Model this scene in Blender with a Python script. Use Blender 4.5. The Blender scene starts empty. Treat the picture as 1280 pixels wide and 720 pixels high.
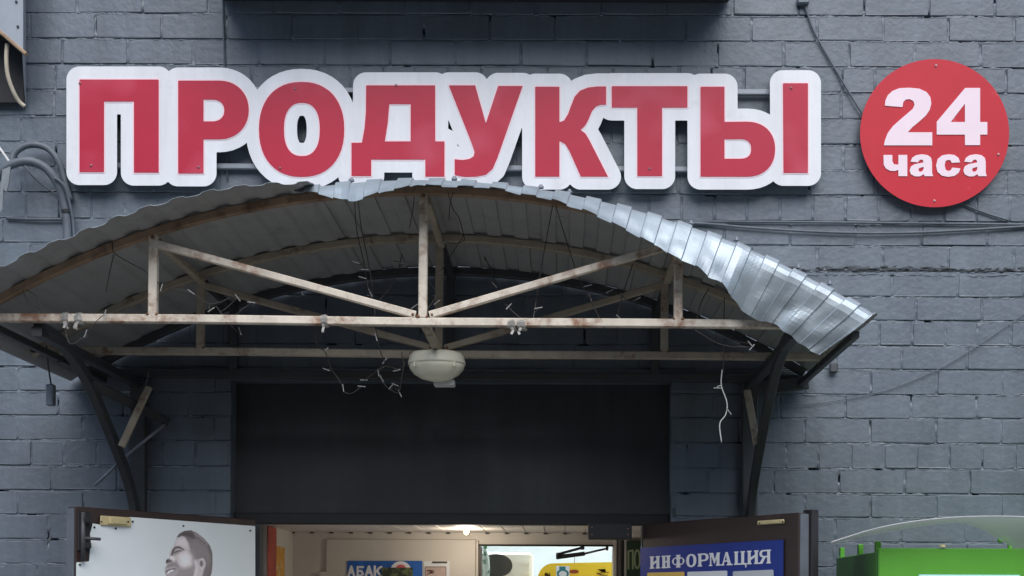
import bpy, math, random
import numpy as np
from mathutils import Vector, Matrix
from mathutils.geometry import tessellate_polygon

random.seed(7)
RNG = np.random.default_rng(11)
S = bpy.context.scene
COL = S.collection

# ------------------------------------------------------------------ camera
F, CX, CY = 1577.0, 700.0, 748.0        # focal length and principal point, in photo pixels (1280 wide)
EYE, WALL, ROLL = 1.75, 5.0, 0.004
cam_d = bpy.data.cameras.new('camera')
cam_d.sensor_width = 36.0
cam_d.lens = F / 1280 * 36
cam_d.shift_x = (640 - CX) / 1280
cam_d.shift_y = (CY - 360) / 1280
cam_d.clip_end = 1000
cam = bpy.data.objects.new('camera', cam_d)
COL.objects.link(cam)
cam.matrix_world = Matrix.Translation((0, 0, EYE)) @ Matrix.Rotation(math.radians(90), 4, 'X') @ Matrix.Rotation(ROLL, 4, 'Z')
S.camera = cam

# ------------------------------------------------------------------ sky, sun, exposure
SUN_EL, SUN_AZ = math.radians(50), math.radians(172)      # azimuth clockwise from +Y (the wall); 180 = behind the camera
w = bpy.data.worlds.new('World'); S.world = w; w.use_nodes = True
nt = w.node_tree
sky = nt.nodes.new('ShaderNodeTexSky'); sky.sky_type = 'NISHITA'; sky.sun_disc = False
sky.sun_elevation = SUN_EL; sky.sun_rotation = SUN_AZ
sky.air_density = 1.0; sky.dust_density = 1.0; sky.ozone_density = 1.0
bg = nt.nodes['Background']; bg.inputs['Strength'].default_value = 0.08
nt.links.new(sky.outputs[0], bg.inputs[0])
sun_d = bpy.data.lights.new('sun', 'SUN'); sun_d.energy = 1.5; sun_d.angle = math.radians(60); sun_d.color = (1.0, 0.985, 0.96)
sun = bpy.data.objects.new('sun', sun_d); COL.objects.link(sun)
sdir = Vector((math.sin(SUN_AZ) * math.cos(SUN_EL), math.cos(SUN_AZ) * math.cos(SUN_EL), math.sin(SUN_EL)))
sun.rotation_euler = sdir.to_track_quat('Z', 'Y').to_euler()
sun.location = sdir * 30
S.view_settings.view_transform = 'Standard'; S.view_settings.look = 'None'
S.view_settings.gamma = 1; S.view_settings.use_curve_mapping = False
S.view_settings.exposure = 1.20

# ------------------------------------------------------------------ geometry helpers
def P(x, y, d):
    """photo pixel at depth d (metres in front of the lens) -> world point"""
    u, v = x - CX, CY - y
    c, s = math.cos(ROLL), math.sin(ROLL)
    return Vector(((u * c - v * s) * d / F, d, EYE + (u * s + v * c) * d / F))

def hit(x, y, o, n):
    """photo pixel -> point on the plane through o with normal n"""
    r = P(x, y, 1.0) - Vector((0, 0, EYE))
    t = (Vector(o) - Vector((0, 0, EYE))).dot(n) / r.dot(n)
    return Vector((0, 0, EYE)) + r * t

ORG = {}
def link(o, parent, org):
    COL.objects.link(o)
    if parent is not None:
        o.parent = parent
        o.location = Vector(org) - ORG[parent.name]
    else:
        o.location = org
    ORG[o.name] = Vector(org)
    return o

def tag(o, label=None, cat=None, group=None, kind=None):
    if label: o['label'] = label
    if cat: o['category'] = cat
    if group: o['group'] = group
    if kind: o['kind'] = kind
    return o

def thing(name, loc, label, cat, group=None):
    o = bpy.data.objects.new(name, None); o.empty_display_size = 0.1
    link(o, None, Vector(loc))
    return tag(o, label, cat, group)

class MB:
    def __init__(s): s.v = []; s.f = []
    def add(s, v, f):
        b = len(s.v); s.v += [tuple(p) for p in v]; s.f += [tuple(i + b for i in q) for q in f]
    def box(s, a, b):
        (x0, y0, z0), (x1, y1, z1) = a, b
        s.add([(x0,y0,z0),(x1,y0,z0),(x1,y1,z0),(x0,y1,z0),(x0,y0,z1),(x1,y0,z1),(x1,y1,z1),(x0,y1,z1)],
              [(0,3,2,1),(4,5,6,7),(0,1,5,4),(1,2,6,5),(2,3,7,6),(3,0,4,7)])
    def cbox(s, a, b, c=0.004):
        """box with chamfered edges"""
        import itertools
        lo = Vector([min(a[i], b[i]) for i in range(3)]); hi = Vector([max(a[i], b[i]) for i in range(3)])
        import bmesh
        bm = bmesh.new(); bmesh.ops.create_cube(bm, size=1)
        for v in bm.verts:
            v.co = Vector([lo[i] if v.co[i] < 0 else hi[i] for i in range(3)])
        bmesh.ops.bevel(bm, geom=list(bm.edges), offset=c, segments=1, affect='EDGES')
        bm.verts.index_update()
        s.add([v.co.copy() for v in bm.verts], [[v.index for v in f.verts] for f in bm.faces]); bm.free()
    def sweep(s, pts, sec, up=(0, 1, 0), cap=True):
        """sweep a cross-section (list of (a,b)) along pts; b axis leans to 'up'"""
        pts = [Vector(p) for p in pts]; n = len(sec); b0 = len(s.v); up = Vector(up)
        for i, p in enumerate(pts):
            t = (pts[min(i + 1, len(pts) - 1)] - pts[max(i - 1, 0)]).normalized()
            a = t.cross(up)
            if a.length < 1e-4: a = t.cross(Vector((1, 0, 0)))
            a.normalize(); b = a.cross(t).normalized()
            for (q, r) in sec: s.v.append(tuple(p + a * q + b * r))
        for i in range(len(pts) - 1):
            for k in range(n):
                k2 = (k + 1) % n
                s.f.append((b0 + i*n + k, b0 + i*n + k2, b0 + (i+1)*n + k2, b0 + (i+1)*n + k))
        if cap:
            s.f.append(tuple(b0 + k for k in range(n))[::-1]); e = b0 + (len(pts) - 1) * n
            s.f.append(tuple(e + k for k in range(n)))
    def bar(s, pts, wa, wb, up=(0, 1, 0), c=0.003):
        a, b = wa / 2, wb / 2; c = min(c, a * .5, b * .5)
        s.sweep(pts, [(a-c,-b),(a,-b+c),(a,b-c),(a-c,b),(-a+c,b),(-a,b-c),(-a,-b+c),(-a+c,-b)], up)
    def tube(s, pts, r, n=8, up=(0.13, 0.97, 0.21)):
        s.sweep(pts, [(r*math.cos(2*math.pi*k/n), r*math.sin(2*math.pi*k/n)) for k in range(n)], up)
    def lathe(s, prof, c, n=28, sx=1, sy=1):
        b0 = len(s.v); c = Vector(c)
        for (r, z) in prof:
            for k in range(n):
                a = 2*math.pi*k/n; s.v.append((c.x + sx*r*math.cos(a), c.y + sy*r*math.sin(a), c.z + z))
        for i in range(len(prof) - 1):
            for k in range(n):
                k2 = (k+1) % n
                s.f.append((b0+i*n+k, b0+i*n+k2, b0+(i+1)*n+k2, b0+(i+1)*n+k))
        s.f.append(tuple(b0+k for k in range(n))); e = b0+(len(prof)-1)*n; s.f.append(tuple(e+k for k in range(n))[::-1])
    def prism(s, loop, off):
        """closed polygon extruded by vector off"""
        n = len(loop); loop = [Vector(p) for p in loop]; off = Vector(off); b = len(s.v)
        s.v += [tuple(p) for p in loop] + [tuple(p + off) for p in loop]
        s.f.append(tuple(b+i for i in range(n))); s.f.append(tuple(b+n+i for i in range(n))[::-1])
        for i in range(n):
            j = (i+1) % n; s.f.append((b+j, b+i, b+n+i, b+n+j))
    def build(s, name, mat, parent=None, smooth=False, org=None, fix=True):
        v = np.array(s.v, dtype=np.float64)
        if org is None:
            lo, hi = v.min(0), v.max(0); org = Vector(((lo[0]+hi[0])/2, (lo[1]+hi[1])/2, lo[2]))
        org = Vector(org); me = bpy.data.meshes.new(name)
        me.from_pydata((v - np.array(org)).tolist(), [], s.f); me.validate()
        if fix:
            import bmesh
            bm = bmesh.new(); bm.from_mesh(me); bmesh.ops.recalc_face_normals(bm, faces=bm.faces); bm.to_mesh(me); bm.free()
        if smooth: me.shade_smooth()
        for m in (mat if isinstance(mat, (list, tuple)) else [mat]): me.materials.append(m)
        return link(bpy.data.objects.new(name, me), parent, org)

def spline(pts, n=8):
    """Catmull-Rom through pts"""
    pts = [Vector(p) for p in pts]
    if len(pts) < 3: return pts
    q = [pts[0]*2 - pts[1]] + pts + [pts[-1]*2 - pts[-2]]; out = []
    for i in range(1, len(q) - 2):
        for k in range(n):
            t = k / n; a, b, c, d = q[i-1], q[i], q[i+1], q[i+2]
            out.append(0.5*((2*b) + (c-a)*t + (2*a-5*b+4*c-d)*t*t + (3*b-a-3*c+d)*t**3))
    out.append(pts[-1]); return out

def vnoise(x, y, seed):
    """smooth value noise in [-1,1], vectorised"""
    r = np.random.default_rng(seed); L = r.uniform(-1, 1, (256, 256))
    xi, yi = np.floor(x).astype(int), np.floor(y).astype(int); fx, fy = x - xi, y - yi
    fx = fx*fx*(3-2*fx); fy = fy*fy*(3-2*fy)
    g = lambda a, b: L[a % 256, b % 256]
    return (g(xi, yi)*(1-fx)+g(xi+1, yi)*fx)*(1-fy) + (g(xi, yi+1)*(1-fx)+g(xi+1, yi+1)*fx)*fy

# ---- flat shapes: signed distance fields -> outlines -> extruded plates (lettering and signs)
def poly_sdf(pts, X, Y):
    p = np.array(pts, float); d = np.full(X.shape, 1e9); ins = np.zeros(X.shape, bool)
    for i in range(len(p)):
        a, b = p[i], p[(i+1) % len(p)]; ex, ey = b - a; L = ex*ex + ey*ey
        if L < 1e-12: continue
        t = np.clip(((X-a[0])*ex + (Y-a[1])*ey) / L, 0, 1)
        d = np.minimum(d, (X-a[0]-t*ex)**2 + (Y-a[1]-t*ey)**2)
        c = (a[1] > Y) != (b[1] > Y)
        if abs(ey) > 1e-12: ins ^= c & (X < (Y-a[1])*ex/ey + a[0])
    d = np.sqrt(d); return np.where(ins, -d, d)
def line_sdf(pts, wd, X, Y):
    d = np.full(X.shape, 1e9)
    for a, b in zip(pts[:-1], pts[1:]):
        ex, ey = b[0]-a[0], b[1]-a[1]; L = max(ex*ex+ey*ey, 1e-9)
        t = np.clip(((X-a[0])*ex+(Y-a[1])*ey)/L, 0, 1); d = np.minimum(d, np.hypot(X-a[0]-t*ex, Y-a[1]-t*ey))
    return d - wd/2
def sup(cx, cy, rx, ry, e=2.3, n=48, a0=0, a1=360):
    o = []
    for k in range(n if a1-a0 == 360 else n+1):
        a = math.radians(a0 + (a1-a0)*k/n); c, s_ = math.cos(a), math.sin(a)
        o.append((cx + rx*math.copysign(abs(c)**(2/e), c), cy + ry*math.copysign(abs(s_)**(2/e), s_)))
    return o
def rect(x0, y0, x1, y1): return [(x0,y0),(x1,y0),(x1,y1),(x0,y1)]
def field(adds, subs, X, Y):
    f = np.full(X.shape, 1e9)
    for a in adds: f = np.minimum(f, poly_sdf(a, X, Y) if not isinstance(a, tuple) else line_sdf(a[0], a[1], X, Y))
    for a in subs: f = np.maximum(f, -(poly_sdf(a, X, Y) if not isinstance(a, tuple) else line_sdf(a[0], a[1], X, Y)))
    return f
def contours(f, x0, y0, st, tol):
    H, W = f.shape; f = np.where(np.abs(f) < 1e-6, 1e-6, f); ins = f < 0; nxt = {}
    code = ins[:-1,:-1]*1 + ins[:-1,1:]*2 + ins[1:,1:]*4 + ins[1:,:-1]*8
    T = {1:[(3,0)],2:[(0,1)],3:[(3,1)],4:[(1,2)],5:[(3,0),(1,2)],6:[(0,2)],7:[(3,2)],8:[(2,3)],9:[(2,0)],10:[(0,1),(2,3)],11:[(2,1)],12:[(1,3)],13:[(1,0)],14:[(0,3)]}
    def key(j, i, e): return [(0,j,i),(1,j,i+1),(0,j+1,i),(1,j,i)][e]
    for j, i in zip(*np.nonzero((code > 0) & (code < 15))):
        for a, b in T[int(code[j,i])]: nxt[key(j,i,a)] = key(j,i,b)
    def pos(k):
        o, j, i = k; j2, i2 = (j, i+1) if o == 0 else (j+1, i)
        a, b = f[j,i], f[j2,i2]; t = a/(a-b); return (x0+st*(i+t*(i2-i)), y0+st*(j+t*(j2-j)))
    loops = []; left = set(nxt)
    while left:
        k0 = left.pop(); k = nxt.get(k0); lp = [k0]
        while k is not None and k != k0 and k in left: left.discard(k); lp.append(k); k = nxt.get(k)
        if len(lp) > 5: loops.append([pos(k) for k in lp])
    def rdp(p):
        if len(p) < 3: return p
        a, b = np.array(p[0]), np.array(p[-1]); q = np.array(p); e = b-a; L = np.hypot(*e)
        d = np.abs((q[:,0]-a[0])*e[1]-(q[:,1]-a[1])*e[0])/L if L > 1e-9 else np.hypot(*(q-a).T)
        i = int(d.argmax())
        return rdp(p[:i+1])[:-1] + rdp(p[i:]) if d[i] > tol else [p[0], p[-1]]
    out = []
    for lp in loops:
        h = len(lp)//2; r = rdp(lp[:h+1])[:-1] + rdp(lp[h:]+lp[:1])[:-1]
        if len(r) >= 3: out.append(r)
    return out
def plate(name, mat, parent, adds, subs, fn, thick, st=0.5, grow=0.0, tol=None, org=None):
    """outline of (adds - subs), grown by 'grow', in the shape's own units; fn(x, y, lift) -> world, front at lift=thick, back at 0"""
    pts = [q for a in adds for q in (a if not isinstance(a, tuple) else a[0])]
    m = grow + 3*st + max([a[1] for a in adds if isinstance(a, tuple)] + [0])
    xs = [q[0] for q in pts]; ys = [q[1] for q in pts]; x0, y0 = min(xs)-m, min(ys)-m
    X, Y = np.meshgrid(np.arange(x0, max(xs)+m, st), np.arange(y0, max(ys)+m, st))
    loops = contours(field(adds, subs, X, Y) - grow, x0, y0, st, tol or st*0.12)
    flat = [q for lp in loops for q in lp]; n = len(flat); mb = MB()
    tris = tessellate_polygon([[Vector((q[0], q[1], 0)) for q in lp] for lp in loops])
    mb.v = [tuple(fn(q[0], q[1], thick)) for q in flat] + [tuple(fn(q[0], q[1], 0)) for q in flat]
    mb.f = [tuple(t) for t in tris] + [tuple(i+n for i in t)[::-1] for t in tris]
    b = 0
    for lp in loops:
        for i in range(len(lp)):
            j = (i+1) % len(lp); mb.f.append((b+i, b+j, b+j+n, b+i+n))
        b += len(lp)
    return mb.build(name, mat, parent, org=org)

# ------------------------------------------------------------------ materials
MAT = {}
def mat(name, col, rough=0.6, metal=0.0, var=0.0, vscale=6.0, bump=0.0, bscale=60.0, col2=None, mask=(0.5, 0.65), mscale=8.0, coat=0.0, emit=None, estr=0.0, trans=0.0, spec=0.5, stretch=(1, 1, 1), rough2=None, mdetail=8, streak=0.0):
    if name in MAT: return MAT[name]
    m = bpy.data.materials.new(name); m.use_nodes = True; t = m.node_tree; N = t.nodes; L = t.links
    b = N['Principled BSDF']; b.inputs['Roughness'].default_value = rough; b.inputs['Metallic'].default_value = metal
    b.inputs['Coat Weight'].default_value = coat; b.inputs['Specular IOR Level'].default_value = spec
    b.inputs['Transmission Weight'].default_value = trans
    b.inputs['Base Color'].default_value = (*col, 1)
    geo = N.new('ShaderNodeNewGeometry'); mp = N.new('ShaderNodeMapping'); mp.inputs['Scale'].default_value = stretch
    L.new(geo.outputs['Position'], mp.inputs['Vector']); vec = mp.outputs[0]
    src = None
    if var or col2:
        n1 = N.new('ShaderNodeTexNoise'); n1.inputs['Scale'].default_value = vscale; n1.inputs['Detail'].default_value = 6; n1.inputs['Roughness'].default_value = 0.65
        L.new(vec, n1.inputs['Vector'])
        r = N.new('ShaderNodeMapRange'); r.inputs[1].default_value = 0.25; r.inputs[2].default_value = 0.75; r.inputs[3].default_value = 1-var; r.inputs[4].default_value = 1+var
        L.new(n1.outputs[0], r.inputs[0])
        mx = N.new('ShaderNodeMix'); mx.data_type = 'RGBA'; mx.blend_type = 'MULTIPLY'; mx.inputs[0].default_value = 1
        mx.inputs[6].default_value = (*col, 1); L.new(r.outputs[0], mx.inputs[7]); src = mx.outputs[2]
    if col2:
        n2 = N.new('ShaderNodeTexNoise'); n2.inputs['Scale'].default_value = mscale; n2.inputs['Detail'].default_value = mdetail; n2.inputs['Roughness'].default_value = 0.7
        L.new(vec, n2.inputs['Vector'])
        r2 = N.new('ShaderNodeMapRange'); r2.inputs[1].default_value = mask[0]; r2.inputs[2].default_value = mask[1]; L.new(n2.outputs[0], r2.inputs[0])
        m2 = N.new('ShaderNodeMix'); m2.data_type = 'RGBA'; L.new(r2.outputs[0], m2.inputs[0]); L.new(src, m2.inputs[6]); m2.inputs[7].default_value = (*col2, 1); src = m2.outputs[2]
        if rough2 is not None:
            r3 = N.new('ShaderNodeMapRange'); r3.inputs[3].default_value = rough; r3.inputs[4].default_value = rough2
            L.new(r2.outputs[0], r3.inputs[0]); L.new(r3.outputs[0], b.inputs['Roughness'])
    if src and streak:
        mq = N.new('ShaderNodeMapping'); mq.inputs['Scale'].default_value = (9, 9, 0.8); L.new(geo.outputs['Position'], mq.inputs['Vector'])
        n5 = N.new('ShaderNodeTexNoise'); n5.inputs['Scale'].default_value = 1.0; n5.inputs['Detail'].default_value = 7; n5.inputs['Roughness'].default_value = 0.7; L.new(mq.outputs[0], n5.inputs['Vector'])
        r5 = N.new('ShaderNodeMapRange'); r5.inputs[1].default_value = 0.35; r5.inputs[2].default_value = 0.68; r5.inputs[3].default_value = 1+streak*.4; r5.inputs[4].default_value = 1-streak; L.new(n5.outputs[0], r5.inputs[0])
        m5 = N.new('ShaderNodeMix'); m5.data_type = 'RGBA'; m5.blend_type = 'MULTIPLY'; m5.inputs[0].default_value = 1; L.new(src, m5.inputs[6]); L.new(r5.outputs[0], m5.inputs[7]); src = m5.outputs[2]
    if src: L.new(src, b.inputs['Base Color'])
    if bump:
        n3 = N.new('ShaderNodeTexNoise'); n3.inputs['Scale'].default_value = bscale; n3.inputs['Detail'].default_value = 5; L.new(vec, n3.inputs['Vector'])
        bp = N.new('ShaderNodeBump'); bp.inputs['Strength'].default_value = 1.0; bp.inputs['Distance'].default_value = bump
        L.new(n3.outputs[0], bp.inputs['Height']); L.new(bp.outputs[0], b.inputs['Normal'])
    if emit:
        b.inputs['Emission Color'].default_value = (*emit, 1); b.inputs['Emission Strength'].default_value = estr
    MAT[name] = m; return m

M_PAINT = mat('grey_wall_paint', (0.120, 0.145, 0.173), 0.43, var=0.16, vscale=3.5, bump=0.0022, bscale=38, col2=(0.145, 0.166, 0.188), mask=(0.56, 0.80), mscale=11, streak=0.20)
M_PANEL = mat('dark_panel_paint', (0.036, 0.042, 0.046), 0.55, var=0.2, vscale=2.5, bump=0.0012, bscale=7, col2=(0.055, 0.060, 0.062), mask=(0.56, 0.75), mscale=5, streak=0.3)
M_BLACK = mat('black_dark', (0.018, 0.018, 0.02), 0.7, var=0.2, vscale=8)
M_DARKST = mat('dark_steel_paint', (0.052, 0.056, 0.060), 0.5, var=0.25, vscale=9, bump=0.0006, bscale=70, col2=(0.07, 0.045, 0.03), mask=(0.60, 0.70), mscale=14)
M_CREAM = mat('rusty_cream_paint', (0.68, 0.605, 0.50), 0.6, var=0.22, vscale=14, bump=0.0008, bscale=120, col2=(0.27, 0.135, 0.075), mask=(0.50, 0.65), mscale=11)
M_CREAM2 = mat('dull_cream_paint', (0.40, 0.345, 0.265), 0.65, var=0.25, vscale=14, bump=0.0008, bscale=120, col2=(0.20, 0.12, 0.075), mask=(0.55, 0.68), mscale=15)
M_RUST = mat('rusty_brown_steel', (0.33, 0.225, 0.145), 0.75, var=0.35, vscale=18, bump=0.001, bscale=120, col2=(0.17, 0.095, 0.055), mask=(0.52, 0.66), mscale=13)
M_ZINC = mat('galvanised_sheet', (0.37, 0.425, 0.46), 0.46, metal=0.5, var=0.10, vscale=22, bump=0.0005, bscale=30, col2=(0.29, 0.325, 0.355), mask=(0.5, 0.7), mscale=9)
M_ZUNDER = mat('sheet_underside', (0.375, 0.378, 0.372), 0.7, metal=0.0, var=0.16, vscale=5, bump=0.0005, bscale=30, col2=(0.27, 0.268, 0.258), mask=(0.52, 0.7), mscale=5)
M_WHITE = mat('white_acrylic', (0.68, 0.685, 0.71), 0.35, var=0.05, vscale=9, col2=(0.52, 0.515, 0.52), mask=(0.58, 0.82), mscale=9, streak=0.10)
M_RED = mat('red_film', (0.42, 0.012, 0.040), 0.40, spec=0.3, var=0.10, vscale=3.0, col2=(0.52, 0.07, 0.115), mask=(0.54, 0.80), mscale=2.6, mdetail=2, bump=0.0003, bscale=160)  # pinker smooth patches paint soft glare into the red, with some film fading
M_DISC = mat('red_disc_paint', (0.50, 0.013, 0.028), 0.45, spec=0.3, var=0.06, vscale=8, col2=(0.60, 0.16, 0.16), mask=(0.66, 0.74), mscale=16)
M_PINK = mat('pale_pink_vinyl', (0.80, 0.64, 0.70), 0.5, var=0.04, vscale=10)
M_RAIL = mat('grey_rail', (0.23, 0.25, 0.28), 0.45, metal=0.3, var=0.1)
M_SCREW = mat('screw', (0.30, 0.13, 0.14), 0.4, metal=0.4)
M_CABLE = mat('grey_cable', (0.098, 0.116, 0.136), 0.55, var=0.2, vscale=20, bump=0.001, bscale=60)
M_WIRE = mat('dark_wire', (0.055, 0.048, 0.042), 0.6)
M_WWIRE = mat('white_wire', (0.55, 0.55, 0.53), 0.5)
M_BULBT = mat('clear_white_tip', (0.36, 0.36, 0.35), 0.3)
M_LAMP = mat('cream_plastic', (0.84, 0.81, 0.66), 0.38, var=0.06, vscale=12)
M_WBOX = mat('white_plastic', (0.62, 0.62, 0.60), 0.4, var=0.05)
M_BROWN = mat('brown_door_paint', (0.036, 0.020, 0.017), 0.42, var=0.25, vscale=5, bump=0.0006, bscale=50, col2=(0.065, 0.036, 0.03), mask=(0.58, 0.75), mscale=6)
M_EDGE = mat('worn_grey_edge', (0.12, 0.135, 0.155), 0.5, var=0.2, vscale=12)
M_BANNER = mat('banner_vinyl', (0.80, 0.855, 0.86), 0.45, var=0.03, vscale=7, bump=0.0012, bscale=9)
M_BRASS = mat('cream_latch', (0.60, 0.50, 0.27), 0.4, metal=0.15, var=0.15, vscale=30)
M_NAVY = mat('blue_board', (0.008, 0.030, 0.24), 0.35, var=0.05)
M_WLET = mat('white_letters', (0.80, 0.80, 0.82), 0.4)
M_PAPER = mat('white_paper', (0.70, 0.72, 0.74), 0.6, var=0.04)
M_PAPERG = mat('grey_paper', (0.52, 0.55, 0.57), 0.6, var=0.08)
M_YEL = mat('yellow_paper', (0.75, 0.50, 0.11), 0.6, var=0.06)
M_BEIGE = mat('beige_panelling', (0.60, 0.56, 0.50), 0.5, var=0.08, vscale=3, bump=0.0003)
M_JAMBR = mat('red_jamb', (0.36, 0.055, 0.030), 0.55, var=0.3, vscale=14, col2=(0.30, 0.22, 0.20), mask=(0.60, 0.70), mscale=20)
M_JAMBG = mat('grey_brown_jamb', (0.14, 0.125, 0.12), 0.6, var=0.35, vscale=12)
M_GREEN = mat('green_paint', (0.10, 0.35, 0.035), 0.38, var=0.05, vscale=8)
M_DGREEN = mat('dark_green_board', (0.018, 0.045, 0.020), 0.5)
M_BLUEP = mat('blue_print', (0.030, 0.130, 0.46), 0.4, var=0.25, vscale=20)
M_CAMO = mat('camouflage_cloth', (0.035, 0.045, 0.030), 0.8, var=0.3, vscale=20, col2=(0.13, 0.16, 0.07), mask=(0.52, 0.58), mscale=24)
M_PRED = mat('print_red', (0.62, 0.12, 0.14), 0.4)
M_SKYW = mat('pale_blue_shop_wall', (0.66, 0.74, 0.75), 0.6, var=0.03)
M_CAB = mat('white_cabinet', (0.78, 0.76, 0.68), 0.4, var=0.04)
M_OVAL = mat('smoked_oval_glass', (0.035, 0.033, 0.028), 0.25)
M_SHOPY = mat('shop_yellow', (0.86, 0.57, 0.025), 0.5, var=0.04)
M_SKIN = mat('dark_print', (0.10, 0.035, 0.012), 0.6)
M_TEAL = mat('teal_print', (0.035, 0.20, 0.25), 0.5)
M_ASPH = mat('paving', (0.11, 0.108, 0.104), 0.85, var=0.2, vscale=3, bump=0.002, bscale=80)
M_FLOOR = mat('shop_floor_tile', (0.35, 0.32, 0.28), 0.4, var=0.1)
def visor_mat():
    m = mat('milky_visor', (0.62, 0.63, 0.64), 0.35, var=0.06, vscale=10)
    t = m.node_tree; b = t.nodes['Principled BSDF']; tr = t.nodes.new('ShaderNodeBsdfTranslucent'); tr.inputs[0].default_value = (0.8, 0.82, 0.82, 1)
    mx = t.nodes.new('ShaderNodeMixShader'); mx.inputs[0].default_value = 0.2
    tp = t.nodes.new('ShaderNodeBsdfTransparent'); m2 = t.nodes.new('ShaderNodeMixShader'); m2.inputs[0].default_value = 0.35
    t.links.new(b.outputs[0], mx.inputs[1]); t.links.new(tr.outputs[0], mx.inputs[2]); t.links.new(mx.outputs[0], m2.inputs[1]); t.links.new(tp.outputs[0], m2.inputs[2]); t.links.new(m2.outputs[0], t.nodes['Material Output'].inputs[0])
    return m
M_VISOR = visor_mat()

# ------------------------------------------------------------------ ground
mb = MB(); mb.box((-150, -150, -0.2), (150, 150, 0.0))
tag(mb.build('ground', M_ASPH), kind='structure')

# ------------------------------------------------------------------ unseen flats added behind the viewer to block the low sky
t = thing('added_sky_blocker', (0, -16, 0), 'added three-storey brick block behind the viewer, shutting out the low sky', 'added light blocker')
M_BLOCKER = mat('blocker_ochre_brick', (0.24, 0.20, 0.16), 0.85, var=0.15, vscale=1.5, bump=0.004, bscale=12)
mb = MB(); mb.box((-34, -27, 0), (34, -16, 9.8)); mb.build('wall', M_BLOCKER, t)
mb = MB(); mb.box((-34.4, -27.4, 9.8), (34.4, -15.6, 10.3)); mb.build('roof', mat('roof_felt', (0.07, 0.07, 0.07), 0.9), t)
wm = MB(); wm.box((-0.75, 0, 0), (0.75, 0.05, 1.5)); gm = MB()
M_WGLASS = mat('window_glass', (0.03, 0.035, 0.04), 0.05); first = None
for fl in range(3):
    for k in range(20):
        x = -32 + k*3.35; z = 1.6+fl*2.9
        if first is None:
            mb = MB(); mb.box((x-0.8, -15.99, z-0.05), (x+0.8, -15.94, z+1.55)); first = mb.build('window', M_WBOX, t, org=(x, -16, z))
            mb = MB(); mb.box((x-0.72, -15.938, z+0.03), (x+0.72, -15.93, z+1.47)); pane = mb.build('pane', M_WGLASS, first, org=(x, -16, z)); pm_ = pane.data
        else:
            o = bpy.data.objects.new('window', first.data); link(o, t, (x, -16, z)); p_ = bpy.data.objects.new('pane', pm_); link(p_, o, (x, -16, z))

# ------------------------------------------------------------------ brick wall
PXW = WALL / F                                  # metres per photo pixel on the wall face
def wx(px): return (px - CX) * PXW
def wz(py): return EYE + (CY - py) * PXW
NX0, NX1 = wx(287), wx(838)                     # recess over the door
NZ1 = wz(476)
DX0, DX1, DZ = -1.205, 0.327, wz(655)           # door opening
WX0, WX1, WZ0, WZ1 = wx(1281), wx(1281) + 1.2, wz(800), wz(428)   # shop window recess at the right

def brick_mesh(name, L, H, seed):
    r = random.Random(seed); mb = MB(); loop = []
    j = lambda a: r.uniform(-a, a)
    c = 0.0035
    base = [(-L/2+c, -H/2), (0, -H/2), (L/2-c, -H/2), (L/2, -H/2+c), (L/2, H/2-c), (L/2-c, H/2), (0, H/2), (-L/2+c, H/2), (-L/2, H/2-c), (-L/2, -H/2+c)]
    base = [(x + j(0.0016), z + j(0.0013)) for x, z in base]
    if r.random() < 0.45:
        k = r.choice((0, 2, 5, 7)); base[k] = (base[k][0]*(1-0.012/L*r.uniform(.6, 2.2)), base[k][1])
    n = len(base)
    inset = 0.0015 + r.random()*0.0012
    for (sc, y) in ((0, 0.030), (0, 0.0020), (inset, 0.0)):
        for (x, z) in base:
            mb.v.append((x*(1-2*sc/L), y + (j(0.0006) if y == 0 else 0), z*(1-2*sc/H)))
    for q in range(2):
        for k in range(n): mb.f.append((q*n+k, q*n+(k+1) % n, (q+1)*n+(k+1) % n, (q+1)*n+k))
    mb.f.append(tuple(2*n+k for k in range(n)))
    me = bpy.data.meshes.new(name); me.from_pydata(mb.v, [], mb.f); me.materials.append(M_PAINT)
    return me
BH = 0.0885
STR = [brick_mesh('brick', 0.2495, BH, 100+i) for i in range(14)]
HDR = [brick_mesh('brick', 0.1195, BH, 200+i) for i in range(9)]
# course joints (photo rows at mid-frame) and the place of a vertical joint in each; 'h' marks header courses
rows = [-12, 19, 51, 83, 115, 148, 180, 212, 243, 276, 306, 338, 370, 400, 431, 461, 492, 522, 553, 585, 616, 646]
phase = [93, 117, 157, 'h', 147, 106, 150, 108, 'h', 84, 118, 130, 160, 'h', 60, 104, 72, 103, 'h', 64, 104, 60]
courses = []
for i, y in enumerate(rows):
    courses.append((y, rows[i+1] if i+1 < len(rows) else y+31, phase[i]))
y = rows[0]; k = 0
while y > -1100: courses.append((y-31, y, 'h' if k % 5 == 3 else 80+38*(k % 2))); y -= 31; k += 1
y = rows[-1]+31; k = 0
while y < 1290: courses.append((y, y+31, 'h' if k % 5 == 1 else 60+40*(k % 2))); y += 31; k += 1
rr = random.Random(5)
courses = [(a_, b_, p_, rr.uniform(0, 41) if p_ == 'h' else p_) for (a_, b_, p_) in courses]
courses.sort()
mortar = MB()
gx0, gx1, gz0, gz1 = wx(-40), wx(1330), wz(740), wz(-43)
OX0, OX1, OZ1 = wx(-700), wx(2100), wz(-1100)
def mortar_add(X, Z, d):
    nx = X.shape[1]; b = len(mortar.v); mortar.v += np.stack([X, WALL+d, Z], -1).reshape(-1, 3).tolist()
    cx, cz = (X[:-1,:-1]+X[1:,1:])/2, (Z[:-1,:-1]+Z[1:,1:])/2
    keep = ~(((cx > NX0) & (cx < NX1) & (cz < NZ1)) | ((cx > WX0) & (cx < WX1) & (cz > WZ0) & (cz < WZ1)))
    j, i = np.nonzero(keep); k = b + j*nx + i
    mortar.f += np.stack([k, k+1, k+1+nx, k+nx], -1).tolist()
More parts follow.
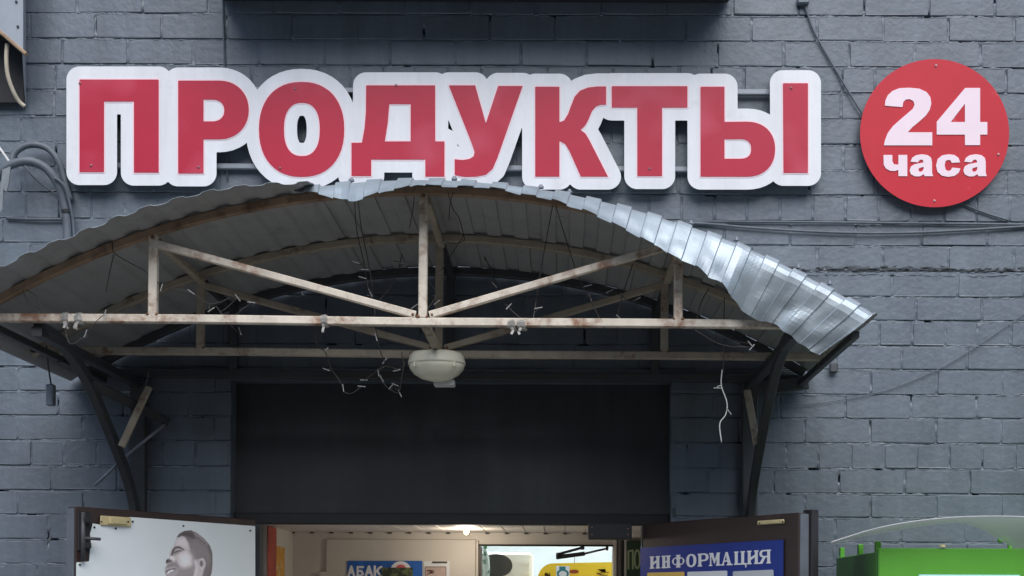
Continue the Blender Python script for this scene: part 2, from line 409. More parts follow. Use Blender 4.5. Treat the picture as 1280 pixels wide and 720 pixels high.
def fine_mortar():
    """pointing that is full in most upright joints and open along parts of the bed joints"""
    xs = np.arange(gx0, gx1+0.004, 0.0042)
    cs = [c for c in courses if wz(c[1]) >= gz0-0.12 and wz(c[0]) <= gz1+0.05]
    for (ya, yb, ph, off) in cs:
        zt, zb = wz(ya), wz(yb); g = 0.0048
        zs = np.concatenate([np.linspace(zb-0.0002, zb+g, 5), np.linspace(zb+g+0.006, zt-g-0.006, 8), np.linspace(zt-g, zt-0.0002, 5)])
        X, Z = np.meshgrid(xs, zs); step = (41.0 if ph == 'h' else 82.0)*PXW; x0 = wx(off)
        dv = np.abs((X-x0+step/2) % step - step/2)
        up = (Z-zb)/g; dn = (zt-Z)/g                       # distance from the joint below / above, in half-gaps
        n1 = vnoise(X*5+40, Z*0+zb*31+7, 1); n2 = vnoise(X*33+9, Z*60+zb*17, 2); n3 = vnoise(X*110, Z*140, 3); n4 = vnoise(X*13, Z*13, 4)
        d = np.full(X.shape, 0.013)
        vj = dv < 0.011
        d = np.where(vj, 0.0017+0.0024*n2+0.0012*n3+0.005*np.clip(n4-0.15, 0, 1)+0.02*np.clip(vnoise(X*9, Z*9+5, 8)-0.62, 0, 1), d)
        # below a brick: shadowy open edge of the joint;  above the lower brick: full lip
        nb = vnoise(X*5+40, Z*0+zt*31+7, 1)
        opn = np.clip(0.55+0.75*n1+0.45*vnoise(X*47, Z*0+zb*19, 9), 0, 1)
        d = np.where(up < 1.05, 0.0014+0.0066*opn*np.clip(up*1.3, 0, 1)+0.0012*n3+0.001*n2, d)
        opt = np.clip(0.55+0.75*nb+0.45*vnoise(X*47, Z*0+zt*19, 9), 0, 1)
        d = np.where(dn < 1.05, 0.0014+0.0008*opt-0.0034*np.clip(vnoise(X*41, Z*0+zt*23, 10), 0, 1)+0.0010*n3, d)
        hole = np.clip(vnoise(X*11+31, Z*11+77, 5)*vnoise(X*31+3, Z*31+8, 6)-0.36, 0, 1)
        d = d + np.where(d < 0.0125, hole*0.16, 0)
        mortar_add(X, Z, np.clip(d, -0.003, 0.035))
def coarse_mortar(x0, x1, z0, z1):
    X, Z = np.meshgrid(np.linspace(x0, x1, 40), np.linspace(z0, z1, 40)); mortar_add(X, Z, np.full(X.shape, 0.005))
fine_mortar()
fz0 = min(wz(c[1]) for c in courses if wz(c[1]) >= gz0-0.12); fz1 = max(wz(c[0]) for c in courses if wz(c[0]) <= gz1+0.05)
coarse_mortar(OX0, gx0, 0, OZ1); coarse_mortar(gx1, OX1, 0, OZ1); coarse_mortar(gx0, gx1, 0, fz0); coarse_mortar(gx0, gx1, fz1, OZ1)
wall = mortar.build('brick_wall', M_PAINT, smooth=True, org=(0, WALL, 0), fix=False)
tag(wall, 'blue-grey painted brick wall of the shop front', 'wall')
cand, rest = [], MB()
def put_brick(px0, px1, y0, y1, hdr):
    x0, x1, za, zb = wx(px0), wx(px1), wz(y1), wz(y0)
    cuts = [(x0, x1)]
    for (a, b, lo, hi) in ((NX0, NX1, 0, NZ1), (WX0, WX1, WZ0, WZ1)):
        zc = (za+zb)/2
        if lo < zc < hi:
            cuts2 = []
            for (p, q) in cuts:
                if q <= a or p >= b: cuts2.append((p, q)); continue
                if p < a - 0.02: cuts2.append((p, a+0.005))
                if q > b + 0.02: cuts2.append((b-0.005, q))
            cuts = cuts2
    for (p, q) in cuts:
        me = rr.choice(HDR if (q-p) < 0.17 else STR); nom = 0.1195 if (q-p) < 0.17 else 0.2495
        Lx = (q-p) - 0.0075; sx = Lx/nom; sz = ((zb-za)-0.0078+rr.uniform(-0.0012, 0.0012))/BH
        loc = ((p+q)/2 + rr.uniform(-0.0015, 0.0015), WALL + rr.uniform(-0.0014, 0.0010), (za+zb)/2 + rr.uniform(-0.001, 0.001))
        rot = (rr.gauss(0, 0.006), rr.gauss(0, 0.002), rr.gauss(0, 0.0035))
        cpx, cpy = CX + loc[0]/PXW, CY - (loc[2]-EYE)/PXW
        vis = -30 < cpx < 1305 and -5 < cpy < 712
        if 105 < cpx < 1005 and 100 < cpy < 214: vis = False       # behind the sign
        if cpx > 1090 and cpy > 690 or 120 < cpx < 290 and cpy > 675: vis = False
        cand.append((vis, me, loc, rot, (sx, 1, sz)))
for (y0, y1, ph, off) in courses:
    step = 41.0 if ph == 'h' else 82.0
    px = off - step*math.ceil((off+700)/step)
    while px < 2100:
        put_brick(px, px+step, y0, y1, ph == 'h'); px += step
vis = [c for c in cand if c[0]]; hidden = [c for c in cand if not c[0]]
vis.sort(key=lambda c: -(c[4][0] * (2.1 if c[1].vertices[0].co.x < -0.08 else 1)) + 0.3*abs(c[2][0]+0.2))
for n, (v_, me, loc, rot, sc) in enumerate(vis):
    if n < 300:
        o = bpy.data.objects.new('brick', me); COL.objects.link(o); o.parent = wall
        o.location = (loc[0], loc[1]-WALL, loc[2]); o.rotation_euler = rot; o.scale = sc
for (v_, me, loc, rot, sc) in hidden + vis[300:]:
    mtx = Matrix.Translation(loc) @ Matrix.Diagonal((*sc, 1))
    rest.add([mtx @ q.co for q in me.vertices], [tuple(p.vertices) for p in me.polygons])
tag(rest.build('bricks', M_PAINT, wall, fix=False), kind='stuff')
# recess reveals, and masonry around the door opening
mb = MB(); mb.box((NX0-0.05, WALL+0.012, DZ), (NX0, WALL+0.13, NZ1)); mb.build('reveal', M_PAINT, wall)
mb = MB(); mb.box((NX1, WALL+0.012, DZ), (NX1+0.05, WALL+0.13, NZ1)); mb.build('reveal', M_PAINT, wall)
mb = MB(); mb.box((NX0-0.05, WALL+0.012, NZ1), (NX1+0.05, WALL+0.13, NZ1+0.05)); mb.build('reveal', M_PAINT, wall)
# ragged line of coarse mortar across the right of the wall
def rough_strip(name, px0, px1, py, hh, proud, matl, seed):
    x0, x1 = wx(px0), wx(px1); n = int((x1-x0)/0.006); m = 7
    X = np.repeat(np.linspace(x0, x1, n)[:, None], m, 1); a = np.linspace(0, math.pi, m)[None, :]
    hgt = hh*(0.8+0.15*vnoise(X*14, X*0+seed, seed)+0.25*vnoise(X*55, X*0+seed, seed+1))
    Zc = wz(py)+0.004*vnoise(X*6, X*0+seed*3, seed+2)
    Zz = Zc - np.cos(a)*hgt*0.5; Yy = WALL+0.004 - np.sin(a)*proud*(0.6+0.7*vnoise(X*70, a*3+X*0, seed+4))
    mb = MB(); mb.v = np.stack([X, Yy, Zz], -1).reshape(-1, 3).tolist()
    for i in range(n-1):
        for k in range(m-1): q = i*m+k; mb.f.append((q, q+m, q+m+1, q+1))
    return mb.build(name, matl, wall, smooth=False)
rough_strip('mortar_bead', 966, 1330, 335, 0.031, 0.0095, mat('coarse_dark_mortar', (0.060, 0.066, 0.074), 0.85, var=0.4, vscale=60, bump=0.002, bscale=90), 21)
rough_strip('mortar_bead', 966, 1330, 342, 0.012, 0.007, M_PAINT, 22)
rough_strip('mortar_bead', 800, 1330, 279, 0.016, 0.006, M_PAINT, 23)

# ------------------------------------------------------------------ transom panel, lintel, doorway, vestibule
t = thing('transom_panel', ((NX0+NX1)/2, WALL+0.09, DZ), 'smooth dark grey panel filling the recess above the shop doorway', 'panel')
mb = MB(); mb.box((NX0, WALL+0.090, wz(641)), (NX1, WALL+0.12, NZ1)); mb.build('sheet', M_PANEL, t)
mb = MB(); mb.cbox((NX0, WALL+0.060, DZ), (NX1, WALL+0.125, wz(641))); mb.build('lintel', M_BLACK, t)
mb = MB(); mb.cbox((wx(735), WALL-0.03, wz(674)), (wx(789), WALL+0.055, wz(654))); mb.build('bracket_plate', M_BLACK, t)
for x, y in ((740, 659), (740, 668), (785, 661), (785, 668)):
    mb = MB(); p = P(x, y, WALL-0.033); mb.tube([p, p+Vector((0, 0.006, 0))], 0.003, 6, (0, 0, 1)); mb.build('bolt', M_SCREW, t)

VY = 5.74
t = thing('doorway', ((DX0+DX1)/2, WALL+0.06, 0), 'beige panelled shop entrance lobby behind the open doors', 'doorway')
mb = MB(); mb.box((NX0, WALL+0.062, 0), (DX0, WALL+0.125, DZ)); mb.build('jamb', M_DARKST, t)
mb = MB(); mb.box((DX1, WALL+0.062, 0), (NX1, WALL+0.125, DZ)); mb.build('jamb', M_DARKST, t)
mb = MB(); mb.box((DX0-0.03, 5.125, 0), (DX0-0.005, 5.21, DZ)); mb.build('jamb_lining', M_JAMBG, t)
mb = MB(); mb.box((DX0-0.03, 5.21, 0), (DX0, 5.36, DZ-0.002)); mb.build('jamb_lining', M_JAMBR, t)
mb = MB(); mb.box((DX0-0.05, 5.36, 0), (DX0-0.012, VY, DZ+0.1)); mb.build('side_wall', M_BEIGE, t)
mb = MB(); mb.box((DX1+0.045, 5.125, 0), (DX1+0.08, VY, DZ+0.1)); mb.build('side_wall', M_BEIGE, t)
vz = lambda py, d=VY: EYE+(CY-py)*d/F
vx = lambda px, d=VY: (px-CX)*d/F
IX0, IX1, IZ = vx(598), vx(766), vz(682)
mb = MB(); mb.box((DX0-0.05, VY, 0), (IX0, VY+0.1, DZ+0.1)); mb.build('back_wall', M_BEIGE, t)
mb = MB(); mb.box((IX0, VY, IZ), (IX1, VY+0.1, DZ+0.1)); mb.build('back_wall', M_BEIGE, t)
mb = MB(); mb.box((IX1, VY, 0), (DX1+0.08, VY+0.1, DZ+0.1)); mb.build('back_wall', M_BEIGE, t)
pw = 24.3*VY/F; x = DX0-0.012; k = 0
while x < DX1+0.045:
    mb = MB(); mb.cbox((x+0.001, 5.125, DZ+0.003), (min(x+pw-0.001, DX1+0.045), VY, DZ+0.018), 0.002); mb.build('ceiling_plank', M_BEIGE, t)
    mb = MB(); mb.box((x-0.008, VY-0.012, DZ-0.004), (x+0.009, VY-0.001, DZ+0.0028)); mb.build('plank_clip', M_WIRE, t)
    x += pw; k += 1
mb = MB(); mb.cbox((vx(408), VY-0.014, 0), (IX0-0.012, VY, vz(675)), 0.003); mb.build('wall_panel', M_BEIGE, t)
mb = MB(); mb.cbox((vx(400), VY-0.02, 0), (vx(428), VY-0.0145, vz(716)), 0.002); mb.build('trunking', M_BEIGE, t)
mb = MB(); mb.cbox((IX0-0.010, VY-0.02, 0), (IX0, VY-0.001, IZ+0.02), 0.002); mb.build('inner_frame', M_BEIGE, t)
mb = MB(); mb.cbox((IX0, VY-0.022, IZ-0.004), (IX1, VY-0.001, IZ+0.004), 0.001); mb.build('inner_frame', M_BLACK, t)
mb = MB(); mb.cbox((IX0+0.0005, VY-0.01, 0), (IX0+0.011, VY+0.11, IZ-0.005), 0.001); mb.build('inner_frame', mat('dark_brown_frame', (0.05, 0.028, 0.018), 0.5), t)
for a, b, m in ((766, 770, M_BEIGE), (772, 776, M_JAMBG), (777, 779.4, M_BLACK), (780, 784, M_BEIGE)):
    mb = MB(); mb.cbox((vx(a), VY-0.03, 0), (vx(b), VY-0.001, vz(673)), 0.001); mb.build('inner_frame', m, t)
mb = MB(); mb.box((DX0-0.05, 5.13, 0.0), (DX1+0.08, VY+0.1, 0.02)); mb.build('threshold', M_FLOOR, t)
mb = MB(); mb.box((DX0-0.05, 5.13, DZ+0.02), (DX1+0.08, VY+0.1, DZ+0.05)); mb.build('lobby_roof', M_BEIGE, t)

# notice on lobby side wall
t = MB(); t.box((DX0-0.0115, 5.385, vz(760, 5.4)), (DX0-0.009, 5.56, vz(684, 5.4)))
tag(t.build('orange_notice', mat('orange_print', (0.62, 0.30, 0.03), 0.5, var=0.3, vscale=18, col2=(0.70, 0.62, 0.40), mask=(0.55, 0.6), mscale=20)), 'orange notice on the lobby side wall by the red jamb', 'notice')

# tobacco poster and paper notice on the lobby back wall
def onback(lift): return lambda x, y, z: P(x, y, VY-0.016-lift-z)
t = thing('tobacco_poster', P(480, 800, VY-0.02), 'blue poster with white lettering and a camouflage patch on the lobby wall', 'poster')
plate('poster_sheet', M_BLUEP, t, [rect(434, 701, 528, 800)], [], onback(0), 0.003, 1)
g = lambda X, Y: (420+X/7.11, 680+Y/7.11)
def G(lst): return [g(*q) for q in lst]
def capA(x, w_): return [(G([(x, 285), (x+w_/2, 200)]), 3.0), (G([(x+w_/2, 200), (x+w_, 285)]), 3.0), (G([(x+w_*.2, 255), (x+w_*.8, 255)]), 2.4)]
plate('letter', M_WLET, t, capA(110, 52), [], onback(0.0035), 0.001, 0.25)
plate('letter', M_WLET, t, [(G([(240, 205), (192, 205), (192, 280), (225, 280), (240, 265), (225, 240), (192, 240)]), 2.8)], [], onback(0.0035), 0.001, 0.25)
plate('letter', M_WLET, t, capA(265, 55), [], onback(0.0035), 0.001, 0.25)
plate('letter', M_WLET, t, [(G([(345, 200), (345, 285)]), 3.0), (G([(403, 204), (385, 212), (368, 236), (350, 240)]), 2.8), (G([(362, 238), (400, 285)]), 3.0)], [], onback(0.0035), 0.001, 0.25)
plate('roundel', M_WLET, t, [sup(501, 713.5, 13, 12, 2)], [], onback(0.0035), 0.001, 0.4)
plate('roundel', M_PRED, t, [sup(501, 713.5, 7.5, 8, 2)], [], onback(0.006), 0.001, 0.4)
plate('camouflage_patch', M_CAMO, t, [rect(477, 709.5, 516, 735)], [], onback(0.009), 0.002, 0.5)
t = thing('paper_notice', P(547, 800, VY-0.02), 'small white paper notice right of the blue poster in the lobby', 'notice')
plate('paper', M_PAPER, t, [rect(529.5, 701.5, 562, 790)], [], onback(0), 0.002, 1)
plate('print', mat('pinkish_print', (0.50, 0.38, 0.34), 0.6, var=0.15, vscale=30), t, [rect(531, 708, 558, 780)], [], onback(0.003), 0.001, 1)
plate('print', M_WIRE, t, [rect(540, 701.8, 559, 704)], [], onback(0.005), 0.001, 0.5)
plate('print', mat('brown_print', (0.12, 0.05, 0.04), 0.6), t, [([(534, 713.5), (538, 713), (543, 714)], 1.8), ([(534, 718), (541, 716)], 1.2)], [], onback(0.005), 0.001, 0.4)
plate('print', M_WIRE, t, [([(531.5, 784), (531.5, 708.5), (557.5, 708.5), (557.5, 784)], 0.6)], [], onback(0.005), 0.0008, 0.25)

# green board with letters at the lobby's right
t = thing('green_board', P(792, 800, VY-0.04), 'dark green board with pale letters half hidden by the right door', 'sign')
ong = lambda l: (lambda x, y, z: P(x, y, VY-0.034-l-z))
plate('board', M_DGREEN, t, [rect(783, 676, 812, 800)], [], ong(0), 0.003, 1)
M_PALEG = mat('pale_green_print', (0.34, 0.40, 0.24), 0.5)
plate('letter', M_PALEG, t, [([(785.5, 711), (785.5, 689), (791, 688), (791, 711)], 2.2)], [], ong(0.0035), 0.001, 0.25)
plate('letter', M_PALEG, t, [sup(796.5, 699, 4.2, 12.5, 2.2)], [sup(796.5, 699, 2.1, 9.5, 2.2)], ong(0.0035), 0.001, 0.25)
mb = MB(); mb.cbox(P(789.5, 672, VY-0.04), P(802, 655.5, VY-0.12), 0.003)
tag(mb.build('junction_box', M_BEIGE), 'beige junction box above the dark green board in the lobby', 'box')

# lobby bulb (lit)
t = thing('light_bulb', P(583, 660, 5.45), 'bare glowing bulb under the lobby ceiling', 'bulb')
c = P(583, 658, 5.45)
mb = MB(); mb.lathe([(0.002, -0.036), (0.009, -0.031), (0.013, -0.020), (0.011, -0.007), (0.008, 0.002)], c, 16)
mb.build('glass', mat('lit_bulb', (1, 0.85, 0.6), 0.4, emit=(1.0, 0.60, 0.24), estr=9), t, True)
mb = MB(); mb.lathe([(0.012, 0.002), (0.013, 0.03), (0.006, 0.05)], c, 12); mb.build('socket', M_WBOX, t)
ld = bpy.data.lights.new('bulb_light', 'POINT'); ld.energy = 1.0; ld.color = (1.0, 0.89, 0.74); ld.shadow_soft_size = 0.03
lo = bpy.data.objects.new('bulb_light', ld); COL.objects.link(lo); lo.location = c + Vector((0, -0.03, -0.085))

# ------------------------------------------------------------------ shop interior seen through the inner door
t = thing('shop_room', (0, 7, 0), 'pale blue shop interior seen through the inner doorway', 'room')
RX0, RX1, RY1, RZ = -1.6, 2.2, 8.2, 2.9
for (a, b, m, nme) in (((RX0, RY1, 0), (RX1, RY1+0.1, RZ), M_SKYW, 'room_wall'), ((RX0-0.1, VY+0.1, 0), (RX0, RY1, RZ), M_SKYW, 'room_wall'), ((RX1, VY+0.1, 0), (RX1+0.1, RY1, RZ), M_SKYW, 'room_wall'),
                  ((RX0, VY+0.1, RZ), (RX1, RY1, RZ+0.1), M_WBOX, 'room_ceiling'), ((RX0, VY+0.105, 0), (RX1, RY1, 0.018), M_FLOOR, 'room_floor'),
                  ((RX0, VY+0.1, 0), (DX0-0.06, VY+0.2, RZ), M_SKYW, 'room_wall'), ((DX1+0.09, VY+0.1, 0), (RX1, VY+0.2, RZ), M_SKYW, 'room_wall'), ((DX0-0.06, VY+0.1, DZ+0.1), (DX1+0.09, VY+0.2, RZ), M_SKYW, 'room_wall')):
    mb = MB(); mb.box(a, b); mb.build(nme, m, t)
mb = MB(); mb.cbox((-0.4, 6.6, RZ-0.06), (0.8, 6.9, RZ-0.005)); 
tag(mb.build('ceiling_lamp', mat('shop_light', (1, 1, 1), emit=(0.97, 0.98, 1.0), estr=15)), 'lit white lamp on the shop ceiling beyond the doorway', 'lamp')
d = 6.5; q = lambda x, y, dd=d: P(x, y, dd)
t = thing('white_cabinet', q(640, 900), 'white appliance with a large dark oval window inside the shop', 'cabinet')
mb = MB(); a, b = q(596, 690), q(665, 690); mb.cbox((a.x, d, 0.02), (b.x, d+0.4, a.z), 0.012); mb.build('body', M_CAB, t)
onc = lambda l: (lambda x, y, z: P(x, y, d-l-z))
plate('oval_window', M_OVAL, t, [sup(620, 707, 20.5, 14.5, 2.1)], [], onc(0.001), 0.006, 0.5)
for y in (703, 716): plate('knob', M_CAB, t, [sup(655, y, 4, 3.4, 2)], [], onc(0.001), 0.016, 0.4)
t = thing('plastic_bottle', P(606, 760, 6.1), 'clear bottle with green print standing inside the shop doorway', 'bottle')
c = P(606.5, 689, 6.1); rp = 0.0228
mb = MB(); mb.lathe([(rp, -0.5), (rp*1.05, -0.14), (rp*0.9, -0.12), (rp*1.05, -0.10), (rp*0.95, -0.05), (rp*0.8, -0.03), (rp*0.4, 0.0), (rp*0.35, 0.012)], c, 16)
mb.build('bottle_body', mat('bottle_print', (0.55, 0.66, 0.60), 0.25, var=0.25, vscale=40, col2=(0.05, 0.16, 0.09), mask=(0.53, 0.58), mscale=45), t, True)
mb = MB(); mb.lathe([(rp*0.4, 0.013), (rp*0.4, 0.03)], c, 12); mb.build('cap', mat('green_cap', (0.05, 0.25, 0.08), 0.4), t)
t = thing('yellow_banner', P(720, 800, 6.3), 'bright yellow shop banner with small print hanging behind the inner doorway', 'banner')
ony = lambda l: (lambda x, y, z: P(x, y, 6.3-l-z))
plate('banner_sheet', M_SHOPY, t, [[(672, 790), (672, 722)] + sup(692, 724, 20, 20, 2, 10, 180, 270) + [(800, 702), (800, 790)]], [], ony(0), 0.004, 0.7)
plate('picture', M_WLET, t, [rect(695, 707.5, 712, 760)], [], ony(0.0045), 0.001, 0.7)
plate('picture', M_TEAL, t, [sup(703.5, 717, 7.5, 5.5, 2), rect(699, 708, 707, 712)], [sup(703.5, 717.5, 5, 3.8, 2)], ony(0.007), 0.001, 0.3)
plate('picture', mat('dark_red_print', (0.30, 0.045, 0.01), 0.5), t, [sup(717.5, 714.5, 6, 2.4, 2.2)], [], ony(0.007), 0.001, 0.3)
plate('small_print', M_SKIN, t, [([(681, 717), (684, 716.5)], 0.9), ([(682.5, 716), (682.5, 722)], 1.2), ([(687, 716), (685.5, 719), (687, 721.5), (688, 719), (686, 718.5)], 0.9)], [], ony(0.007), 0.001, 0.25)
plate('small_print', M_SKIN, t, [([(747, 712), (757, 711.5)], 0.6), ([(746, 716.5), (751, 716)], 1.3), ([(752, 716), (756, 715.8)], 1.2), ([(757.5, 715.6), (760.5, 715.5)], 1.2), ([(752, 719.5), (760, 719)], 0.8)], [], ony(0.007), 0.001, 0.25)
mb = MB(); mb.tube([P(718, 697, 6.28), P(718, 704, 6.28)], 0.0015, 6); mb.build('hook_wire', M_WIRE, t)
t = thing('door_closer', P(728, 690, VY-0.03), 'black folding door closer arm under the inner door head', 'door closer')
for a, b, w_ in (((728, 684.5), (697, 693), .012), ((697, 696.5), (731, 692), .019), ((731, 692), (759, 685.5), .009)):
    mb = MB(); mb.bar([P(*a, VY-0.03), P(*b, VY-0.03)], w_, 0.015); mb.build('arm', M_BLACK, t)
mb = MB(); mb.cbox(P(695, 699, VY-0.045), P(699.5, 691, VY-0.02), 0.003); mb.build('joint', M_BLACK, t)
mb = MB(); mb.cbox(P(726, 687, VY-0.045), P(730.5, 681.5, VY-0.02), 0.003); mb.build('shoe', M_BLACK, t)
mb = MB(); mb.cbox(P(757.5, 688, VY-0.045), P(760.5, 682, VY-0.02), 0.003); mb.build('shoe', M_BLACK, t)

# ------------------------------------------------------------------ door leaves
def leaf(name, label, hx, hpx, fpx, fpy):
    h = Vector((hx, WALL-0.01, 0)); dfree = 4.303
    f = P(fpx, fpy, dfree); f.z = 0
    u = (f - h).normalized(); n = Vector((u.y, -u.x, 0)) if hx > 0 else Vector((-u.y, u.x, 0))
    if n.y > 0: n = -n                       # inner face looks at the street
    return h, f, u, n
TOPL = EYE + (748-651)*WALL/F; TOPR = EYE + (748-654.5)*WALL/F
# left leaf
h, f, u, n = leaf('', '', DX0+0.0, 320, 93, 634)
th = 0.045; bk = -n*th
t = thing('door_leaf', h, 'brown steel door leaf standing open with a white portrait banner on it', 'door')
ztop = TOPL
def leafbox(name, m, s0, s1, z0, z1, l0, l1, par, ch=0.003):
    """box on a leaf: s along the leaf, l lift from its inner face"""
    mb = MB(); mb.cbox((0, 0, 0), (s1-s0, l1-l0, z1-z0), ch)
    o = h + u*s0 + n*l0
    mb.v = [tuple(o + u*a + n*b + Vector((0, 0, z0+c))) for a, b, c in mb.v]
    return mb.build(name, m, par)
LW = (f-h).length
leafbox('panel', M_BROWN, 0, LW-0.006, 0.08, ztop, -th, 0, t)
leafbox('edge_strip', M_EDGE, LW-0.006, LW, 0.08, ztop-0.006, -th+0.002, -0.006, t, 0.001)
def onleaf(l): 
    h_, n_ = h.copy(), n.copy()
    return lambda x, y, z: hit(x, y, h_ + n_*(l+z), n_)
def sz(px, py, l=0.0):
    p = hit(px, py, h+n*l, n); return (p-h).dot(u), p.z
# bolt on the free edge
s0, z0 = sz(96, 689); s1, z1 = sz(111.5, 640)
leafbox('bolt_plate', M_BLACK, s1, s0, z0, z1, 0.001, 0.006, t)
b = thing  # (keep helper names short)
bolt_o = None
mb = MB(); p0 = hit(104, 640, h+n*0.016, n); p1 = hit(104, 702, h+n*0.016, n); p1 = Vector((p0.x, p0.y, p1.z)); mb.tube([p0, p1], 0.0075, 10, tuple(n)); bolt_o = mb.build('bolt', M_DARKST, t, True)
mb = MB(); p0 = hit(105, 672.5, h+n*0.018, n); p1 = hit(126, 674, h+n*0.05, n); mb.tube([p0, p1], 0.0055, 10, (0, 0, 1)); mb.build('bolt_handle', M_DARKST, bolt_o, True)
for yy in (650, 682):
    s_, z_ = sz(104, yy); leafbox('bolt_clip', M_BLACK, s_-0.016, s_+0.016, z_-0.010, z_+0.010, 0.006, 0.026, t, 0.003)
s0, z0 = sz(123.5, 656.5); s1, z1 = sz(162, 647)
lp = leafbox('latch_plate', M_BRASS, s1, s0, z0, z1, 0.004, 0.012, t, 0.003)
s0, z0 = sz(135, 656.8, .012); s1, z1 = sz(157, 646.8, .012)
pl = MB()
leafbox('keeper', M_BRASS, s1, s0, z0+0.004, z1-0.002, 0.012, 0.022, lp, 0.004)
for px in (126.5, 160):
    p = hit(px, 652, h+n*0.012, n); mb = MB(); mb.tube([p, p+n*0.003], 0.0026, 8, (0, 0, 1)); mb.build('screw', M_BLACK, lp)
# banner
bt = thing('portrait_banner', h+u*0.4, 'white vinyl banner of a smiling dark-haired man nailed to the open door', 'banner')
ban = [(162, 646.2), (319, 657.6), (319.5, 1020), (90, 1040), (95.3, 703), (111.3, 701.8), (113.5, 676), (112.5, 667), (115.8, 654.2), (123, 655.5), (160, 657.6)]
plate('vinyl_sheet', M_BANNER, bt, [ban], [], onleaf(0.002), 0.0015, 1.0, tol=0.15)
for px, py in ((165.5, 652), (229, 657.4), (312.6, 663.4), (117.7, 659.2), (144.3, 660.6), (99.6, 706)):
    p = hit(px, py, h+n*0.0035, n); mb = MB(); mb.tube([p, p+n*0.003], 0.0036, 10, (0, 0, 1)); mb.build('nail', M_BLACK, bt)
# printed portrait: a flat print, one coloured grid laid on the vinyl
x0, y0, x1, y1, st = 203.0, 661.0, 268.5, 772.0, 0.42
X, Y = np.meshgrid(np.arange(x0, x1, st), np.arange(y0, y1, st)); ZX, ZY = (X-190)*8, (Y-640)*8
def mask(pts, soft, wd=None):
    s_ = poly_sdf(pts, ZX, ZY) if wd is None else line_sdf(pts, wd, ZX, ZY)
    return np.clip(0.5 - s_/soft, 0, 1)[..., None]
img = np.zeros(X.shape+(3,)) + np.array([.80, .83, .835])
def paint(pts, col, soft=12, wd=None, a=1.0):
    global img
    m = mask(pts, soft, wd)*a; img = img*(1-m) + np.array(col)*m
hair = [(232, 268), (270, 215), (320, 188), (390, 180), (450, 205), (520, 260), (580, 330), (604, 400), (608, 500), (600, 600), (560, 720), (500, 800), (480, 700), (400, 440), (330, 260), (295, 238)]
face = [(300, 236), (240, 265), (215, 330), (180, 390), (165, 430), (178, 445), (140, 478), (134, 512), (150, 530), (124, 560), (126, 605), (140, 650), (165, 740), (250, 810), (400, 840), (470, 780), (515, 600), (540, 520), (530, 475), (505, 458), (440, 470), (395, 400), (370, 320), (335, 256)]
neck = [(330, 760), (520, 640), (585, 650), (600, 800), (620, 1060), (250, 1060), (330, 900)]
def gp(pts, v, soft=12, wd=None, a=1.0): paint(pts, (v+.012, v-.022, v-.022), soft, wd, a)      # warm grey ink
gp(neck, .62, 14); gp(hair, .46, 12); gp(face, .74, 12)
gp([(390, 285), (430, 268), (540, 330), (585, 420), (604, 500), (560, 530), (530, 460), (490, 450), (440, 475), (408, 430), (380, 370), (362, 318)], .52, 60)
gp([(570, 350), (598, 430), (598, 560), (580, 660)], .40, 26, 22, .8)
gp([(238, 264), (268, 220), (320, 188), (385, 183), (415, 215), (442, 264), (402, 270), (352, 243), (300, 237)], .36, 16)
gp([(415, 193), (470, 220), (540, 290), (562, 332), (480, 292), (436, 252)], .57, 16, None, .8); gp([(448, 250), (488, 285), (530, 312)], .31, 10, 8, .8); gp([(300, 228), (345, 214), (390, 232)], .27, 14, 10, .7)
gp([(255, 275), (320, 262), (360, 310), (372, 370), (320, 345), (250, 325)], .80, 40)
gp([(405, 395), (424, 465), (420, 545)], .58, 44, 34, .8)
gp([(270, 430), (340, 400), (388, 440), (388, 520), (330, 548), (285, 520)], .86, 55)
gp([(186, 438), (205, 375), (235, 345), (278, 344), (326, 378), (318, 385), (270, 363), (240, 366), (224, 386), (212, 425), (198, 442)], .33, 10)
gp([(214, 406), (240, 384), (285, 378), (302, 392), (262, 402), (228, 420)], .42, 12); gp([(232, 378), (288, 370)], .68, 8, 8, .8); gp([(200, 440), (232, 428), (268, 410)], .57, 12, 12, .8)
gp([(158, 386), (172, 384), (168, 412), (156, 410)], .42, 8)
gp([(186, 438), (214, 442), (232, 482), (182, 470)], .84, 18)
gp([(136, 478), (160, 468), (192, 480), (206, 500), (172, 508), (140, 516)], .42, 14); gp([(140, 482), (164, 480), (166, 500), (143, 508)], .24, 8)
gp([(150, 526), (190, 506), (236, 500), (270, 546), (262, 566), (215, 546), (165, 560), (130, 560)], .54, 20)
gp([(270, 560), (330, 566), (420, 545), (432, 600), (420, 760), (240, 800), (150, 760), (140, 660), (215, 640), (240, 610)], .57, 46)
gp([(128, 575), (165, 560), (215, 548), (265, 565), (245, 600), (215, 640), (150, 650), (128, 620)], .63, 14)
gp([(140, 592), (175, 572), (220, 561), (252, 570), (216, 579), (170, 594), (146, 614)], .42, 8)
gp([(148, 613), (165, 591), (195, 577), (218, 577), (212, 592), (185, 606), (155, 619)], .95, 6); gp([(176, 606), (212, 594)], .50, 6, 6, .8)
gp([(238, 490), (272, 545), (266, 600)], .56, 16, 12, .8)
gp(sup(503, 520, 33, 58, 2), .78, 10); gp(sup(494, 516, 17, 30, 2), .44, 18); gp([(520, 470), (533, 520), (515, 575)], .62, 10, 7, .7); gp([(434, 492), (448, 560), (430, 640)], .84, 20, 24, .8)
inside = np.maximum.reduce([mask(hair, 2)[..., 0], mask(face, 2)[..., 0], mask(neck, 2)[..., 0]]) > 0.5
img = np.clip(img*1.16, 0, .97); img += (RNG.normal(0, .012, X.shape))[..., None]
lin = np.where(img <= .04045, img/12.92, ((np.clip(img, 0, 1)+.055)/1.055)**2.4)
fn = onleaf(0.0045); mb = MB(); idx = -np.ones(X.shape, int); cols = []
